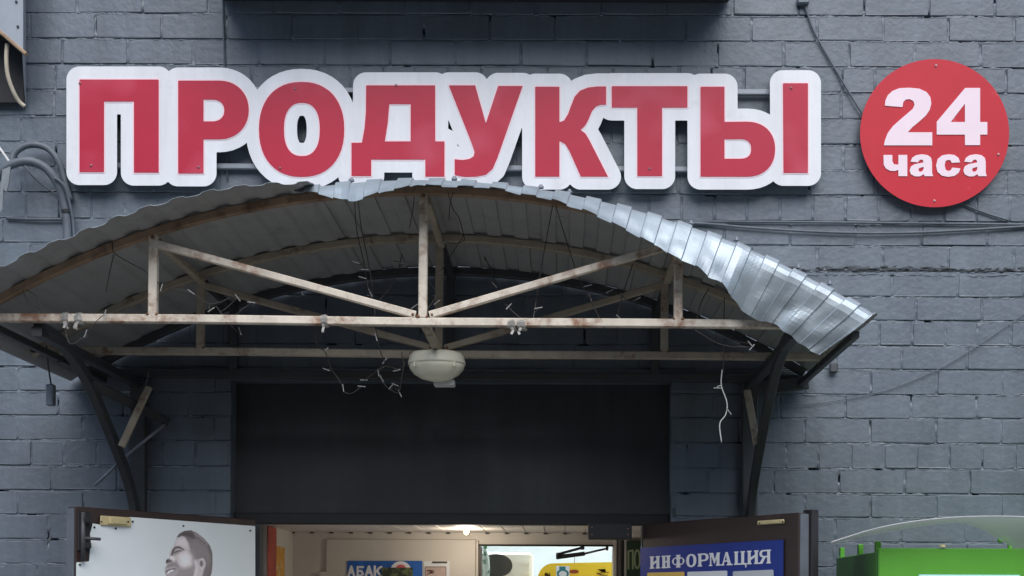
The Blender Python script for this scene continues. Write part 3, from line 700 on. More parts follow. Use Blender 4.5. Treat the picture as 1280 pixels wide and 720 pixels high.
for j, i in zip(*np.nonzero(inside)):
    idx[j, i] = len(mb.v); mb.v.append(tuple(fn(X[j, i], Y[j, i], 0))); cols.append((*lin[j, i], 1))
for j in range(X.shape[0]-1):
    for i in range(X.shape[1]-1):
        qd = (idx[j, i], idx[j, i+1], idx[j+1, i+1], idx[j+1, i])
        if min(qd) >= 0: mb.f.append(qd)
pm = bpy.data.materials.new('portrait_print'); pm.use_nodes = True; an = pm.node_tree.nodes.new('ShaderNodeVertexColor'); an.layer_name = 'ink'
pm.node_tree.links.new(an.outputs[0], pm.node_tree.nodes['Principled BSDF'].inputs['Base Color']); pm.node_tree.nodes['Principled BSDF'].inputs['Roughness'].default_value = .5
po = mb.build('portrait_print', pm, bt, fix=False)
ca = po.data.color_attributes.new('ink', 'FLOAT_COLOR', 'POINT')
ca.data.foreach_set('color', np.array(cols, dtype=np.float32).ravel())

# right leaf
h, f, u, n = leaf('', '', DX1, 803, 1000, 639)
LW = (f-h).length; ztop = TOPR
t = thing('door_leaf', h, 'brown steel door leaf standing open with a blue information board on it', 'door')
leafbox('panel', M_BROWN, 0, LW-0.006, 0.08, ztop, -th, 0, t)
leafbox('edge_strip', M_EDGE, LW-0.006, LW, 0.08, ztop-0.004, -th+0.001, -0.004, t, 0.001)
leafbox('angle_iron', M_BLACK, LW-0.03, LW+0.012, 0.08, ztop+0.012, -th-0.035, -th-0.001, t, 0.002)
s0, z0 = sz(948, 658.5); s1, z1 = sz(981.5, 647.5)
lp = leafbox('latch_plate', M_BRASS, s0, s1, z0+0.006, z1-0.004, 0.001, 0.008, t, 0.003)
for px in (949.6, 979):
    p = hit(px, 653 - (px-965)*.07, h+n*0.008, n); mb = MB(); mb.tube([p, p+n*0.003], 0.0026, 8, (0, 0, 1)); mb.build('screw', M_BLACK, lp)
bt = thing('information_board', h+u*0.4, 'navy blue board with white serif lettering and papers on the right door leaf', 'notice board')
plate('board', M_NAVY, bt, [[(800.3, 684.8), (979.3, 674.6), (979.3, 860), (800.3, 860)]], [], onleaf(0.002), 0.005, 1, tol=.1)
g6 = lambda X, Y: (790+X/5.12, 630+Y/5.12)
# lettering drawn letter by letter: (kind, x0, x1); height falls from top line to base line along the board's perspective
def letter_shape(k, W):
    H = 80; a, s_ = [], []; T = 19
    st_ = lambda x: a.extend([rect(x, 2, x+T, H-2), rect(x-5, 0, x+T+5, 8), rect(x-5, H-8, x+T+5, H)])
    if k in 'ИН':
        st_(5); st_(W-T-5)
        if k == 'И': a.append([(14, 62), (14, 46), (W-14, 18), (W-14, 34)])
        else: a.append(rect(12, 34, W-12, 44))
    elif k == 'Ф':
        x = W/2-T/2; st_(x); a.append(sup(W/2, 40, W/2, 27, 2.1)); s_.append([q for q in sup(W/2-19, 40, 10, 18, 2)]); s_.append(sup(W/2+19, 40, 10, 18, 2))
    elif k == 'О': a.append(sup(W/2, 40, W/2, 41, 2.2)); s_.append(sup(W/2, 40, W/2-19, 31, 2.2))
    elif k == 'Р': st_(5); a.append([(10, 0)] + sup(W-28, 24, 28, 24, 2.2, 16, -90, 90) + [(10, 48)]); s_.append([(T+5, 9)] + sup(W-30, 24, 12, 15, 2.2, 12, -90, 90) + [(T+5, 39)])
    elif k == 'М':
        a += [rect(5, 2, 14, H), rect(0, 0, 18, 8), rect(-2, H-8, 20, H), rect(W-T-4, 2, W-4, H), rect(W-T-4, 0, W, 8), rect(W-T-8, H-8, W, H), [(6, 0), (26, 0), (W/2+4, 56), (W/2-2, 70)], [(W-8, 0), (W-20, 0), (W/2-4, 56), (W/2-2, 70)]]
    elif k == 'А': a += [[(W/2-8, 0), (W/2+8, 0), (W-6, H), (W-28, H)], [(W/2-6, 2), (W/2+2, 2), (18, H), (8, H)], rect(16, 50, W-18, 58), rect(-2, H-8, 24, H), rect(W-36, H-8, W+2, H)]
    elif k == 'Ц': st_(5); st_(W-T-16); a += [rect(5, H-9, W-4, H), [(W-14, H-9), (W, H-9), (W-2, H+18), (W-8, H+18)]]
    elif k == 'Я': st_(W-T-5); a += [[(W-10, 0)] + sup(28, 22, 26, 22, 2.2, 16, 270, 90) + [(W-10, 44)], [(26, 40), (44, 40), (22, H), (0, H)], rect(-3, H-8, 22, H)]; s_.append([(W-T-5, 9)] + sup(31, 22, 12, 13, 2.2, 12, 270, 90) + [(W-T-5, 35)])
    return a, s_
def topl(X): return 336 - (X-115)*0.0585
def basel(X): return 415 - (X-115)*0.0455
lf = onleaf(0.0075)
for k, a_, b_ in (('И', 113, 180), ('Н', 189, 247), ('Ф', 256, 336), ('О', 346, 412), ('Р', 420, 490), ('М', 494, 564), ('А', 567, 642), ('Ц', 653, 734), ('И', 736, 810), ('Я', 813, 889)):
    ad, sb = letter_shape(k, b_-a_)
    def fn(x, y, z, a_=a_):
        X = a_+x; Yt, Yb = topl(X), basel(X); return lf(*g6(X, Yt+(Yb-Yt)*y/80), z)
    plate('letter', M_WLET, bt, ad, sb, fn, 0.0015, 1.6)
for m_, q_ in ((M_YEL, [(97, 440), (336, 433), (336, 1200), (97, 1200)]), (M_PAPER, [(354, 434), (610, 426), (610, 1200), (354, 1200)]), (M_PAPERG, [(645, 431), (906, 420), (906, 1200), (645, 1200)])):
    plate('paper', m_, bt, [[g6(*p) for p in q_]], [], onleaf(0.0075), 0.002, 1, tol=.1)

# ------------------------------------------------------------------ canopy
K = WALL/F
XC, ZB = -0.437, EYE + 0.872          # canopy centre and bottom-chord height
A, RISE = 1.453, 0.425
R = (A*A+RISE*RISE)/(2*RISE); TILT = 0.0045
DF, DM, DW = 3.985, 4.51, 4.965
def cz(x, y, z):
    return Vector((XC + x + z*TILT, y, ZB + z - x*TILT))
def arcz(x, r=R): return math.sqrt(max(r*r-x*x, 0)) - (R-RISE)
can = thing('entrance_canopy', (XC, 4.5, 0), 'rusty arched canopy of steel trusses and corrugated sheet over the shop door', 'canopy')
def truss(y, m_b, m_t, m_w, xs, wdt=0.026, diag=True):
    mb = MB(); mb.bar([cz(-A, y, 0), cz(-A/2, y, 0.002), cz(0, y, -0.002), cz(A/2, y, 0.001), cz(A*(0.80 if y == DF else 0.945), y, 0)], wdt, wdt); mb.build('bottom_chord', m_b, can)
    mb = MB(); th0 = math.asin(A/R); pts = [cz(R*math.sin(a), y, R*math.cos(a)-(R-RISE)-0.012) for a in np.linspace(-th0, th0*0.955, 33)]
    mb.bar(pts, wdt, wdt); mb.build('top_chord', m_t, can)
    for x in xs:
        mb = MB(); mb.bar([cz(x, y+0.001, wdt*0.5), cz(x, y+0.001, arcz(x)-0.02)], wdt*1.05, wdt*0.98); mb.build('upright', m_w, can)
    if diag:
        for sx in (xs[0], xs[2]):
            e = 0.03 if sx < 0 else -0.03
            mb = MB(); mb.bar([cz(xs[1]+math.copysign(0.022, sx), y-0.002, 0.02), cz(sx - e*0.2, y-0.002, arcz(sx)-0.045)], wdt*0.9, wdt*0.85); mb.build('diagonal', m_w, can)
XS = (-0.852, 0.0, 0.806)
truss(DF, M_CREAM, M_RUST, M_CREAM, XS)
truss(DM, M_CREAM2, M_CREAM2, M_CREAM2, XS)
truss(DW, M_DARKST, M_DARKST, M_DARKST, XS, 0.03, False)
# weld beads at the joints
M_WELD = mat('rusty_weld', (0.20, 0.095, 0.05), 0.8, var=0.4, vscale=60, bump=0.002, bscale=150)
for y in (DF, DM):
    for x in XS:
        for (dx, dz) in ((-0.014, 0.014), (0.014, 0.014)) + (((-0.03, 0.02), (0.03, 0.02)) if x == 0 else ()):
            mb = MB(); c = cz(x+dx, y-0.011, dz); rq = random.uniform(0.004, 0.0065)
            mb.lathe([(rq*.5, -rq), (rq*1.1, -rq*.3), (rq, rq*.5), (rq*.4, rq)], c, 8); mb.build('weld', M_WELD, can)
        mb = MB(); c = cz(x, y-0.010, arcz(x)-0.03); mb.lathe([(.004, -.006), (.008, -.002), (.007, .004), (.003, .007)], c, 8); mb.build('weld', M_WELD, can)
# purlins front to wall
for x in XS + (-A+0.085, A-0.09):
    zt = arcz(x)-0.037
    if abs(x) > 1.2: zt = -0.026
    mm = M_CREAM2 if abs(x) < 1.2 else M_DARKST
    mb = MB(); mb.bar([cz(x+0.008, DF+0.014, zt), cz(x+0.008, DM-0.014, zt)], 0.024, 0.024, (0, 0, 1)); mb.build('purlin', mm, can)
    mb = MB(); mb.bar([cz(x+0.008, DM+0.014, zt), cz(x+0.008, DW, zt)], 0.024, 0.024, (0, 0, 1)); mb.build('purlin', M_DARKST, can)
mb = MB(); mb.bar([cz(0.005, DF+0.014, -0.004), cz(0.005, DM-0.014, -0.004)], 0.026, 0.024, (0, 0, 1)); mb.build('purlin', M_CREAM2, can)
# wall brackets
for bx in (-1.665, 0.745):
    mb = MB(); mb.cbox((bx-0.03, WALL-0.045, 1.45), (bx+0.03, WALL-0.004, ZB-0.02)); mb.build('wall_post', M_DARKST, can)
    pts = [(0.03, 0.17), (0.055, 0.30), (0.11, 0.41), (0.226, 0.52), (0.393, 0.645), (0.587, 0.772), (0.80, 0.845), (0.985, 0.858)]
    mb = MB(); mb.bar(spline([Vector((bx, WALL-p, EYE+z_)) for p, z_ in pts], 6), 0.040, 0.030, (1, 0, 0)); mb.build('curved_brace', M_DARKST, can)
    mb = MB(); mb.bar([Vector((bx, WALL-0.046, ZB-0.035)), Vector((bx, DF+0.02, ZB-0.03))], 0.034, 0.030, (0, 0, 1)); mb.build('side_rail', M_DARKST, can)
for a, b, wd, m_ in (((112, 478, 4.45), (209, 527, 4.94), 0.036, M_DARKST), ((186, 484, 4.72), (152, 558, 4.66), 0.026, M_CREAM2), ((934, 488, 4.74), (946, 556, 4.70), 0.026, M_CREAM2)):
    mb = MB(); mb.bar([P(*a), P(*b)], wd, wd*0.6); mb.build('brace', m_, can)
mb = MB(); mb.bar([P(1010, 478, 4.92), P(940, 486, 4.94)], 0.05, 0.03); mb.build('brace', M_DARKST, can)

# roof sheets
phis = [(-0.60, 24), (-0.45, 34), (-0.245, 46), (-0.12, 34), (0, 25), (0.14, 26), (0.235, 27), (0.44, 30), (0.62, 42), (0.76, 57), (0.90, 62), (1.03, 76), (1.10, 98), (1.24, 104), (1.62, 106)]
PIT = 0.098
def prof(s_, soft=False):
    t_ = (s_/PIT) % 1.0; k = np.abs(t_-0.5)*2                       # 0 at rib centre, 1 mid valley
    if soft: x_ = np.clip((0.62-k)/0.24, 0, 1); return 0.0075*x_*x_*(3-2*x_)
    return 0.0075*np.clip((0.53-k)/0.06, 0, 1)
def sheet(s0, s1, lift, flap, seed):
    brk = np.array([0.0, 0.12, 0.233, 0.267, 0.37, 0.5, 0.63, 0.733, 0.767, 0.88])
    sa = np.array([(k+b_)*PIT for k in range(int(s0/PIT)-2, int(s1/PIT)+3) for b_ in brk]); sa = np.concatenate([[s0], sa[(sa > s0+0.002) & (sa < s1-0.002)], [s1]]); ns = len(sa)
    over = 0.190; tf = np.linspace(0, 1, 16)
    back = np.linspace(DF-0.035, WALL-0.018, 26)[1:]
    Pn = len(tf)+len(back); V = np.zeros((ns, Pn, 3))
    edge = 0.010*vnoise(sa*7, sa*0+seed, seed) + 0.006*vnoise(sa*26, sa*0+seed, seed+1)
    for i, s_ in enumerate(sa):
        a = s_/R; p = float(prof(s_, not flap)); ca, sn = math.cos(a), math.sin(a)
        phi = math.radians(np.interp(s_, [q[0] for q in phis], [q[1] for q in phis])) if flap else math.radians(3+2*math.sin(s_*5)+14*np.clip((s_+0.75)/0.40, 0, 1)**1.5)
        sag = 0.0
        if flap: sag = 0.006*np.clip((s_-0.45)/0.5, 0, 1)
        # flap path from fold outward: angle eases in over the first 35 %
        y_, r_ = DF-0.035, 0.0; path = [(y_, r_, 0)]; Lf = over-0.035+edge[i]
        if flap: Lf *= 1.0 + 0.36*np.clip((s_-0.65)/0.45, 0, 1) - 0.15*np.clip((0.25-abs(s_-0.2))/0.25, 0, 1)
        if flap: Lf *= 0.12 + 0.88*np.clip((s_+0.40)/0.20, 0, 1)
        ang = 0
        for k in range(1, 16):
            e = min(1, (k/15)/0.40); ang = phi*e*e*(3-2*e); y_ -= Lf/15*math.cos(ang); r_ -= Lf/15*math.sin(ang); path.append((y_, r_, ang))
        full = path[::-1]
        for k, (yy, rr_, an) in enumerate(full):
            u_ = 1-k/15
            nn = p*(1-0.3*u_*(1 if flap else 0)) + lift + 0.003*0
            cr = (0.007*vnoise(np.array(s_*6.0), np.array(u_*2.2+seed), seed+7) + 0.0035*vnoise(np.array(s_*19.0), np.array(u_*4+seed), seed+8))*u_*(1+1.6*float(np.clip((s_-0.85)/0.3, 0, 1)) if flap else 0.25)
            rad = rr_ + (nn+cr)*math.cos(an) - sag; yy2 = yy - (nn+cr)*math.sin(an)
            sh = 0
            if flap: sh = -0.085*u_*np.clip((s_-1.1)/0.4, 0, 1)
            rr2 = R+rad
            V[i, k] = cz(rr2*sn + sh*ca, yy2, rr2*ca-(R-RISE)+0.002 - sh*sn)
        for k, yy in enumerate(back):
            w_ = max(0, 1-(yy-DF)/0.5); rr2 = R+p+lift-sag*w_ + 0.002*float(vnoise(np.array(s_*4), np.array(yy*4), seed+3))
            V[i, 16+k] = cz(rr2*sn, yy, rr2*ca-(R-RISE)+0.002)
    # two skins 1.2 mm apart: weathered zinc outside, dusty underside inside
    gs = np.gradient(V, axis=0); gp = np.gradient(V, axis=1); nr = np.cross(gs, gp); nr /= np.linalg.norm(nr, axis=2, keepdims=True)+1e-9
    if nr[ns//2, -1, 2] < 0: nr = -nr
    B = V - nr*0.0012
    mb = MB(); mb.v = V.reshape(-1, 3).tolist() + B.reshape(-1, 3).tolist(); N_ = ns*Pn
    for i in range(ns-1):
        for k in range(Pn-1):
            q_ = i*Pn+k; mb.f.append((q_, q_+Pn, q_+Pn+1, q_+1))
    top = len(mb.f)
    for i in range(ns-1):
        for k in range(Pn-1):
            q_ = N_+i*Pn+k; mb.f.append((q_, q_+1, q_+Pn+1, q_+Pn))
    for i in range(ns-1):
        for k in (0, Pn-1): q_ = i*Pn+k; mb.f.append((q_, q_+Pn, q_+Pn+N_, q_+N_))
    for k in range(Pn-1):
        for i in (0, ns-1): q_ = i*Pn+k; mb.f.append((q_, q_+1, q_+1+N_, q_+N_))
    o = mb.build('roof_sheet', [M_ZINC, M_ZUNDER], can, not flap, fix=False)
    mi = np.zeros(len(mb.f), dtype=np.int32); mi[top:2*top] = 1
    if len(o.data.polygons) == len(mi): o.data.polygons.foreach_set('material_index', mi)
    # make the outer skin face outwards
    import bmesh
    bm = bmesh.new(); bm.from_mesh(o.data); bmesh.ops.recalc_face_normals(bm, faces=bm.faces); bm.to_mesh(o.data); bm.free()
    return o
SE = R*math.asin(A/R)
sheet(-SE-0.055, -0.335, 0.0, False, 3)
sheet(-0.40, 0.86, 0.0028, True, 5)
sheet(0.80, SE-0.035, 0.0056, True, 8)

for sx in (-0.22, 0.10, 0.37, 0.46, 0.85, 1.00, 1.21, 1.32):
    a = sx/R; rr2 = R+0.012; c = cz(rr2*math.sin(a), DF-0.05, rr2*math.cos(a)-(R-RISE)+0.001)
    mb = MB(); mb.lathe([(0.009, -0.004), (0.009, 0.0015), (0.0055, 0.002), (0.005, 0.007), (0.002, 0.008)], c, 10); mb.build('roof_screw', M_RAIL, can)
# ------------------------------------------------------------------ lamp under the canopy
c = P(546, 441.5, 4.40); t = thing('ceiling_light', c + Vector((0, 0, -0.1)), 'cream oval glass lamp hanging under the canopy trusses', 'lamp')
mb = MB(); mb.lathe([(0.085, 0.0), (0.094, -0.010), (0.1005, -0.034), (0.100, -0.040)], c, 36, 1, 0.8); mb.build('lamp_base', M_LAMP, t, True)
mb = MB(); mb.lathe([(0.0985, -0.041), (0.094, -0.056), (0.078, -0.075), (0.052, -0.090), (0.02, -0.098), (0.003, -0.0985)], c, 36, 1, 0.8); mb.build('lamp_shade', mat('cream_glass', (0.78, 0.76, 0.60), 0.28, var=0.04), t, True)
for px in (518, 568):
    mb = MB(); p = P(px, 455, 4.32); mb.cbox(p+Vector((-0.004, 0, -0.008)), p+Vector((0.004, 0.016, 0.01)), 0.002); mb.build('clip', M_LAMP, t)
mb = MB(); mb.cbox(P(543.5, 484.5, 4.46), P(568, 474, 4.41), 0.003)
tag(mb.build('motion_sensor', M_WBOX), 'small white sensor box just under the cream lamp', 'sensor')

# ------------------------------------------------------------------ main sign
SD = 4.932       # sign face
r3 = lambda ox, pts: [(ox+x/3, y/3) for x, y in pts]
letters = []
letters.append(([r3(0, [(298,298),(595,298),(595,647),(502,647),(502,380),(390,380),(390,645),(298,645)])], []))
letters.append(([r3(0, [(668,302),(815,302)] + sup(822, 412, 111, 110, 2.1, 20, -90, 90) + [(763,522),(763,650),(668,650)])], [r3(0, [(763,373)] + sup(797, 414, 44, 41, 2.2, 16, -90, 90) + [(763,455)])]))
letters.append(([r3(300, sup(231, 485, 160, 178, 2.25))], [r3(300, sup(232, 485, 67, 100, 2.4))]))
letters.append(([r3(300, [(473,320),(732,320),(732,530),(767,530),(767,662),(695,662),(695,598),(492,598),(492,660),(418,660),(418,535),(457,535),(467,480),(472,420)])], [r3(300, [(560,390),(640,390),(640,530),(543,530),(554,460)])]))
letters.append(([r3(300, [(783,320),(882,320),(922,462),(968,322),(1060,322),(966,590),(948,632),(922,655),(885,662),(840,663),(805,656),(805,597),(835,600),(860,596),(876,586),(880,570),(870,540)])], []))
letters.append(([r3(640, [(87,325),(178,325),(178,458),(195,452),(210,428),(222,395),(235,362),(255,340),(285,328),(320,324),(353,324),(353,392),(330,393),(315,399),(300,416),(287,448),(275,470),(257,487),(275,500),(290,525),(360,662),(258,662),(215,565),(200,540),(178,528),(178,662),(87,662)])], []))
letters.append(([r3(640, [(374,323),(658,323),(658,403),(563,403),(563,660),(470,660),(470,403),(374,403)])], []))
letters.append(([r3(640, [(707,325),(797,325),(797,457)] + sup(880, 559, 107, 103, 2.2, 20, -90, 90) + [(707,662)])], [r3(640, [(797,522)] + sup(856, 558, 41, 37, 2.4, 16, -90, 90) + [(797,595)])]))
letters.append(([r3(960, [(56,312),(150,312),(150,648),(58,648)])], []))
sg = thing('shop_sign', P(555, 234, SD+0.03), 'long white contour sign with big red letters above the canopy', 'sign')
adds = [a for l in letters for a in l[0]]; subs = [b_ for l in letters for b_ in l[1]]
plate('contour_plate', M_WHITE, sg, adds, subs, lambda x, y, z: P(x, y, SD+0.032-z), 0.032, 0.75, grow=16.3)
M_HALO = mat('pink_film_edge', (0.80, 0.60, 0.65), 0.4)
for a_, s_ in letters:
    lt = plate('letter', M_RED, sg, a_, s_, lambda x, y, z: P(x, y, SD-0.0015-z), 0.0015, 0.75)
    plate('letter_border', M_HALO, lt, a_, s_, lambda x, y, z: P(x, y, SD-0.0002-z), 0.0011, 0.75, grow=1.7)
for yl, yr in ((113, 117), (208, 214)):
    mb = MB(); mb.bar([P(95, yl-1, SD+0.046), P(1015, yr-1, SD+0.046)], 0.022, 0.02, (0, 1, 0)); mb.build('rail', M_RAIL, sg)
for x, y in ((114, 207), (248, 209), (369, 111), (350, 210), (812, 211), (989, 110), (495, 107), (100, 104)):
    p = P(x, y, SD-0.003); mb = MB(); mb.lathe([(0.0055, 0), (0.005, 0.002), (0.002, 0.004)], (0, 0, 0), 10); mb.v = [(p.x+a_, p.y-c_, p.z+b_) for a_, b_, c_ in mb.v]; mb.build('screw', M_SCREW, sg)

# ------------------------------------------------------------------ round sign
RD = 4.955
rs = thing('round_sign', P(1168, 260, RD), 'round red sign with pale 24-hour lettering beside the long sign', 'sign')
z6 = lambda pts: [(1060+x/3.427, 60+y/3.427) for x, y in pts]
onr = lambda l: (lambda x, y, z: P(x, y, RD-l-z))
plate('disc', M_DISC, rs, [sup(1168.2, 166.4, 93.2, 92.6, 2, 96)], [], lambda x, y, z: P(x, y, RD+0.025-z), 0.025, 1.0)
two = [(158,247),(160,225),(170,203),(190,184),(220,172),(262,170),(305,174),(336,188),(353,210),(357,238),(350,265),(333,290),(305,315),(275,340),(256,361),(361,361),(361,417),(154,417),(158,395),(170,365),(192,335),(222,308),(255,280),(278,260),(285,243),(281,228),(265,219),(247,221),(237,232),(233,253)]
four = [(502,171),(566,171),(566,317),(597,317),(597,371),(566,371),(566,416),(501,416),(501,371),(380,371),(380,316)]
plate('letter', M_PINK, rs, [z6(two)], [], onr(0.0005), 0.002, 0.5)
plate('letter', M_PINK, rs, [z6(four)], [z6([(501,238),(501,317),(440,317)])], onr(0.0005), 0.002, 0.5)
che = [(152,458),(190,458),(190,485),(197,498),(212,500),(216,497),(216,458),(254,458),(254,549),(216,549),(216,522),(200,527),(180,526),(162,516),(153,500)]
aa = [(268,487),(275,470),(292,459),(318,455),(342,459),(356,470),(360,488),(360,535),(365,549),(328,549),(325,540),(308,550),(287,550),(270,541),(264,525),(269,508),(285,498),(324,490),(320,479),(311,478),(303,484),(300,490)]
ss_ = [(480,490),(444,492),(440,482),(430,479),(418,484),(414,502),(418,521),(430,527),(441,523),(446,512),(482,516),(474,535),(456,548),(430,552),(402,547),(383,530),(377,503),(384,476),(403,460),(430,455),(456,458),(474,471)]
for sh, hl, dx in ((che, [], 0), (aa, [[(324,509),(306,514),(301,522),(306,530),(317,529),(324,519)]], 0), (ss_, [], 0), (aa, [[(324,509),(306,514),(301,522),(306,530),(317,529),(324,519)]], 230)):
    plate('letter', M_PINK, rs, [z6([(x+dx, y) for x, y in sh])], [z6([(x+dx, y) for x, y in q_]) for q_ in hl], onr(0.0005), 0.002, 0.35)
for x, y in ((1170, 82), (1168, 251), (1248, 193)):
    p = P(x, y, RD-0.001); mb = MB(); mb.lathe([(0.005, 0), (0.0045, 0.002), (0.002, 0.004)], (0, 0, 0), 10); mb.v = [(p.x+a_, p.y-c_, p.z+b_) for a_, b_, c_ in mb.v]; mb.build('screw', mat('pale_screw', (.55, .35, .35), .4), rs)

# ------------------------------------------------------------------ dark box above, metal box at the left
t = thing('projecting_box', (wx(595), WALL-0.3, wz(6)), 'black box projecting from the wall above the long sign', 'box')
z0 = wz(6)
mb = MB(); mb.cbox((wx(276), WALL-0.36, z0), (wx(908), WALL-0.012, z0+0.5), 0.01); mb.build('casing', M_BLACK, t)
mb = MB(); mb.cbox((wx(270), WALL-0.38, z0-0.012), (wx(914), WALL-0.34, z0+0.02), 0.004); mb.build('front_rim', M_BLACK, t)

t = thing('metal_hood', P(10, 130, 4.9), 'grey sheet metal hood with a pale cable on the wall left of the sign', 'hood')
M_HOOD = mat('pale_grey_metal', (0.27, 0.30, 0.34), 0.45, var=0.12, vscale=9)
mb = MB(); mb.prism([P(-160, -120, 4.84), P(27.5, -120, 4.84), P(27.5, 62, 4.84), P(0, 38, 4.84), P(-160, -40, 4.84)], (0, 0.004, 0)); mb.build('front_plate', M_HOOD, t)
mb = MB(); mb.prism([P(27.6, -120, 4.84), P(27.6, 64, 4.84), P(31.5, 133, 4.99), P(31.5, -120, 4.99)], (0.004, 0, 0)); mb.build('side_plate', M_HOOD, t)
mb = MB(); mb.bar([P(-160, -42, 4.838), P(0, 40, 4.838), P(33, 68, 4.838)], 0.014, 0.02, (0, 1, 0)); mb.build('lower_flange', M_RUST, t)
mb = MB(); mb.prism([P(-160, -100, 4.96), P(29.5, -100, 4.96), P(29.5, 128, 4.96), P(-160, 128, 4.96)], (0, 0.01, 0)); mb.build('back_plate', M_BLACK, t)
for x, y in ((20, 2), (22, 33)):
    p = P(x, y, 4.836); mb = MB(); mb.tube([p, p+Vector((0, 0.004, 0))], 0.005, 8, (0, 0, 1)); mb.build('screw', M_BLACK, t)
mb = MB(); mb.tube(spline([P(9, 55, 4.87), P(8, 75, 4.87), P(10, 95, 4.88), P(17, 115, 4.90), P(24, 127, 4.92), P(31, 133, 4.93)], 6), 0.008, 10); mb.build('cable', mat('old_white_cable', (0.50, 0.44, 0.34), 0.5, var=0.15), t, True)

# ------------------------------------------------------------------ cables on the wall
def cable(name, pts, r, m, label, cat='cable', group=None, n=8):
    mb = MB(); mb.tube(spline([P(*q_) for q_ in pts], 8), r, n)
    return tag(mb.build(name, m, None, True), label, cat, group)
cable('cable', [(-10, 232, 4.90), (4, 212, 4.89), (22, 203, 4.89), (40, 202, 4.90), (58, 211, 4.91), (72, 230, 4.93), (80, 255, 4.955), (84, 280, 4.965), (84, 330, 4.97)], 0.0165, M_CABLE, 'thick grey cable arching on the wall, lower of the two loops', n=12)
cable('cable', [(14, 205, 4.93), (18, 192, 4.935), (30, 183, 4.94), (45, 181, 4.945), (60, 186, 4.955), (72, 200, 4.96), (80, 222, 4.975), (88, 250, 4.98)], 0.0125, M_CABLE, 'thick grey cable arching on the wall, upper of the two loops', n=12)
cable('cable', [(68, 222, 4.90), (80, 232, 4.92), (86, 250, 4.94), (91, 275, 4.96), (93, 300, 4.97)], 0.0055, M_CABLE, 'thin grey cable strapped along the thick arched cable')
cable('cable', [(0, 190, 4.94), (18, 194, 4.945), (45, 224, 4.96), (74, 246, 4.98)], 0.004, M_CABLE, 'thin straight grey wire crossing under the arched cables')
cable('cable', [(-6, 178, 4.90), (3, 190, 4.90), (12, 203, 4.90)], 0.0055, M_WWIRE, 'short white cable end beside the arched grey cables')
cable('cable', [(8, 273, 4.99), (40, 274, 4.985), (80, 274, 4.985)], 0.006, M_CABLE, 'horizontal grey wire under the arched cables')
mb = MB(); mb.tube([P(82.5, 262, 4.958), P(83.5, 266, 4.96)], 0.0185, 12); tag(mb.build('cable_strap', M_BLACK), 'black strap around the thick arched cable', 'strap')
mb = MB(); mb.prism([P(3, 212, 4.875), P(13, 208, 4.87), (P(11, 228, 4.87)), P(8, 240, 4.875), P(4, 236, 4.875), P(3, 262, 4.88), P(-2, 268, 4.88), P(0, 240, 4.875)], (0, 0.006, 0.002))
tag(mb.build('torn_tape', mat('torn_grey_tape', (.20, .22, .235), .6, var=.2, vscale=30)), 'torn grey tape flapping from the thick cable', 'tape')
cable('cable', [(820, 282, 4.985), (870, 279, 4.985), (930, 284, 4.985), (990, 288, 4.985), (1060, 291, 4.985), (1130, 291, 4.985), (1200, 288, 4.985), (1300, 282, 4.985)], 0.0052, M_CABLE, 'grey wire running across the wall below the round sign, lower of the pair')
cable('cable', [(790, 277, 4.988), (900, 277, 4.988), (1050, 278, 4.988), (1180, 279.5, 4.988), (1300, 281, 4.988)], 0.0045, M_CABLE, 'grey wire running across the wall below the round sign, upper of the pair')
cable('cable', [(1001, -10, 4.99), (1012, 25, 4.99), (1022, 48, 4.99), (1045, 88, 4.99), (1078, 142, 4.985), (1110, 185, 4.985)], 0.0042, M_CABLE, 'grey wire slanting down the wall to the left rim of the round sign')
cable('cable', [(1185, 245, 4.985), (1220, 262, 4.99), (1262, 276, 4.99)], 0.0042, M_CABLE, 'short grey wire running from the lower rim of the round sign')
cable('cable', [(962, 506, 4.965), (1000, 506, 4.985), (1050, 500, 4.99), (1110, 487, 4.99), (1170, 463, 4.99), (1215, 437, 4.99), (1290, 386, 4.99)], 0.0018, M_CABLE, 'thin pale grey wire sweeping up the wall right of the canopy')
cable('cable', [(278, -10, 4.99), (279, 30, 4.992), (280, 60, 4.99), (284, 225, 4.99)], 0.0035, M_CABLE, 'thin vertical wire passing behind the long sign')
mb = MB(); mb.tube(spline([P(118, 607, 4.80), P(160, 568, 4.83), P(206, 531, 4.90)], 3), 0.006, 8); tag(mb.build('metal_rod', M_RAIL, None, True), 'thin grey rod crossing the left canopy brace', 'rod')
t = thing('hanging_box', P(62, 507, 4.62), 'small grey box hanging on a wire below the left eave', 'box')
mb = MB(); mb.cbox(P(56.5, 506.5, 4.62), P(70.5, 481.5, 4.65), 0.004); mb.build('case', M_HOOD, t)
mb = MB(); mb.tube(spline([P(58, 432, 4.40), P(60, 455, 4.5), P(64, 482, 4.63)], 5), 0.003, 6); mb.build('wire', M_WIRE, t)
mb = MB(); mb.cbox(P(1036, 467, 4.99), P(1048, 453, 4.97), 0.006); tag(mb.build('wall_bracket', M_DARKST), 'dark stub bolted to the wall beside the right eave', 'bracket')
mb = MB(); mb.cbox(P(995.5, 8, 5.0), P(1012, -6, 4.97), 0.004); tag(mb.build('cable_box', M_PAINT), 'small painted cable box at the top of the slanting wire', 'box')

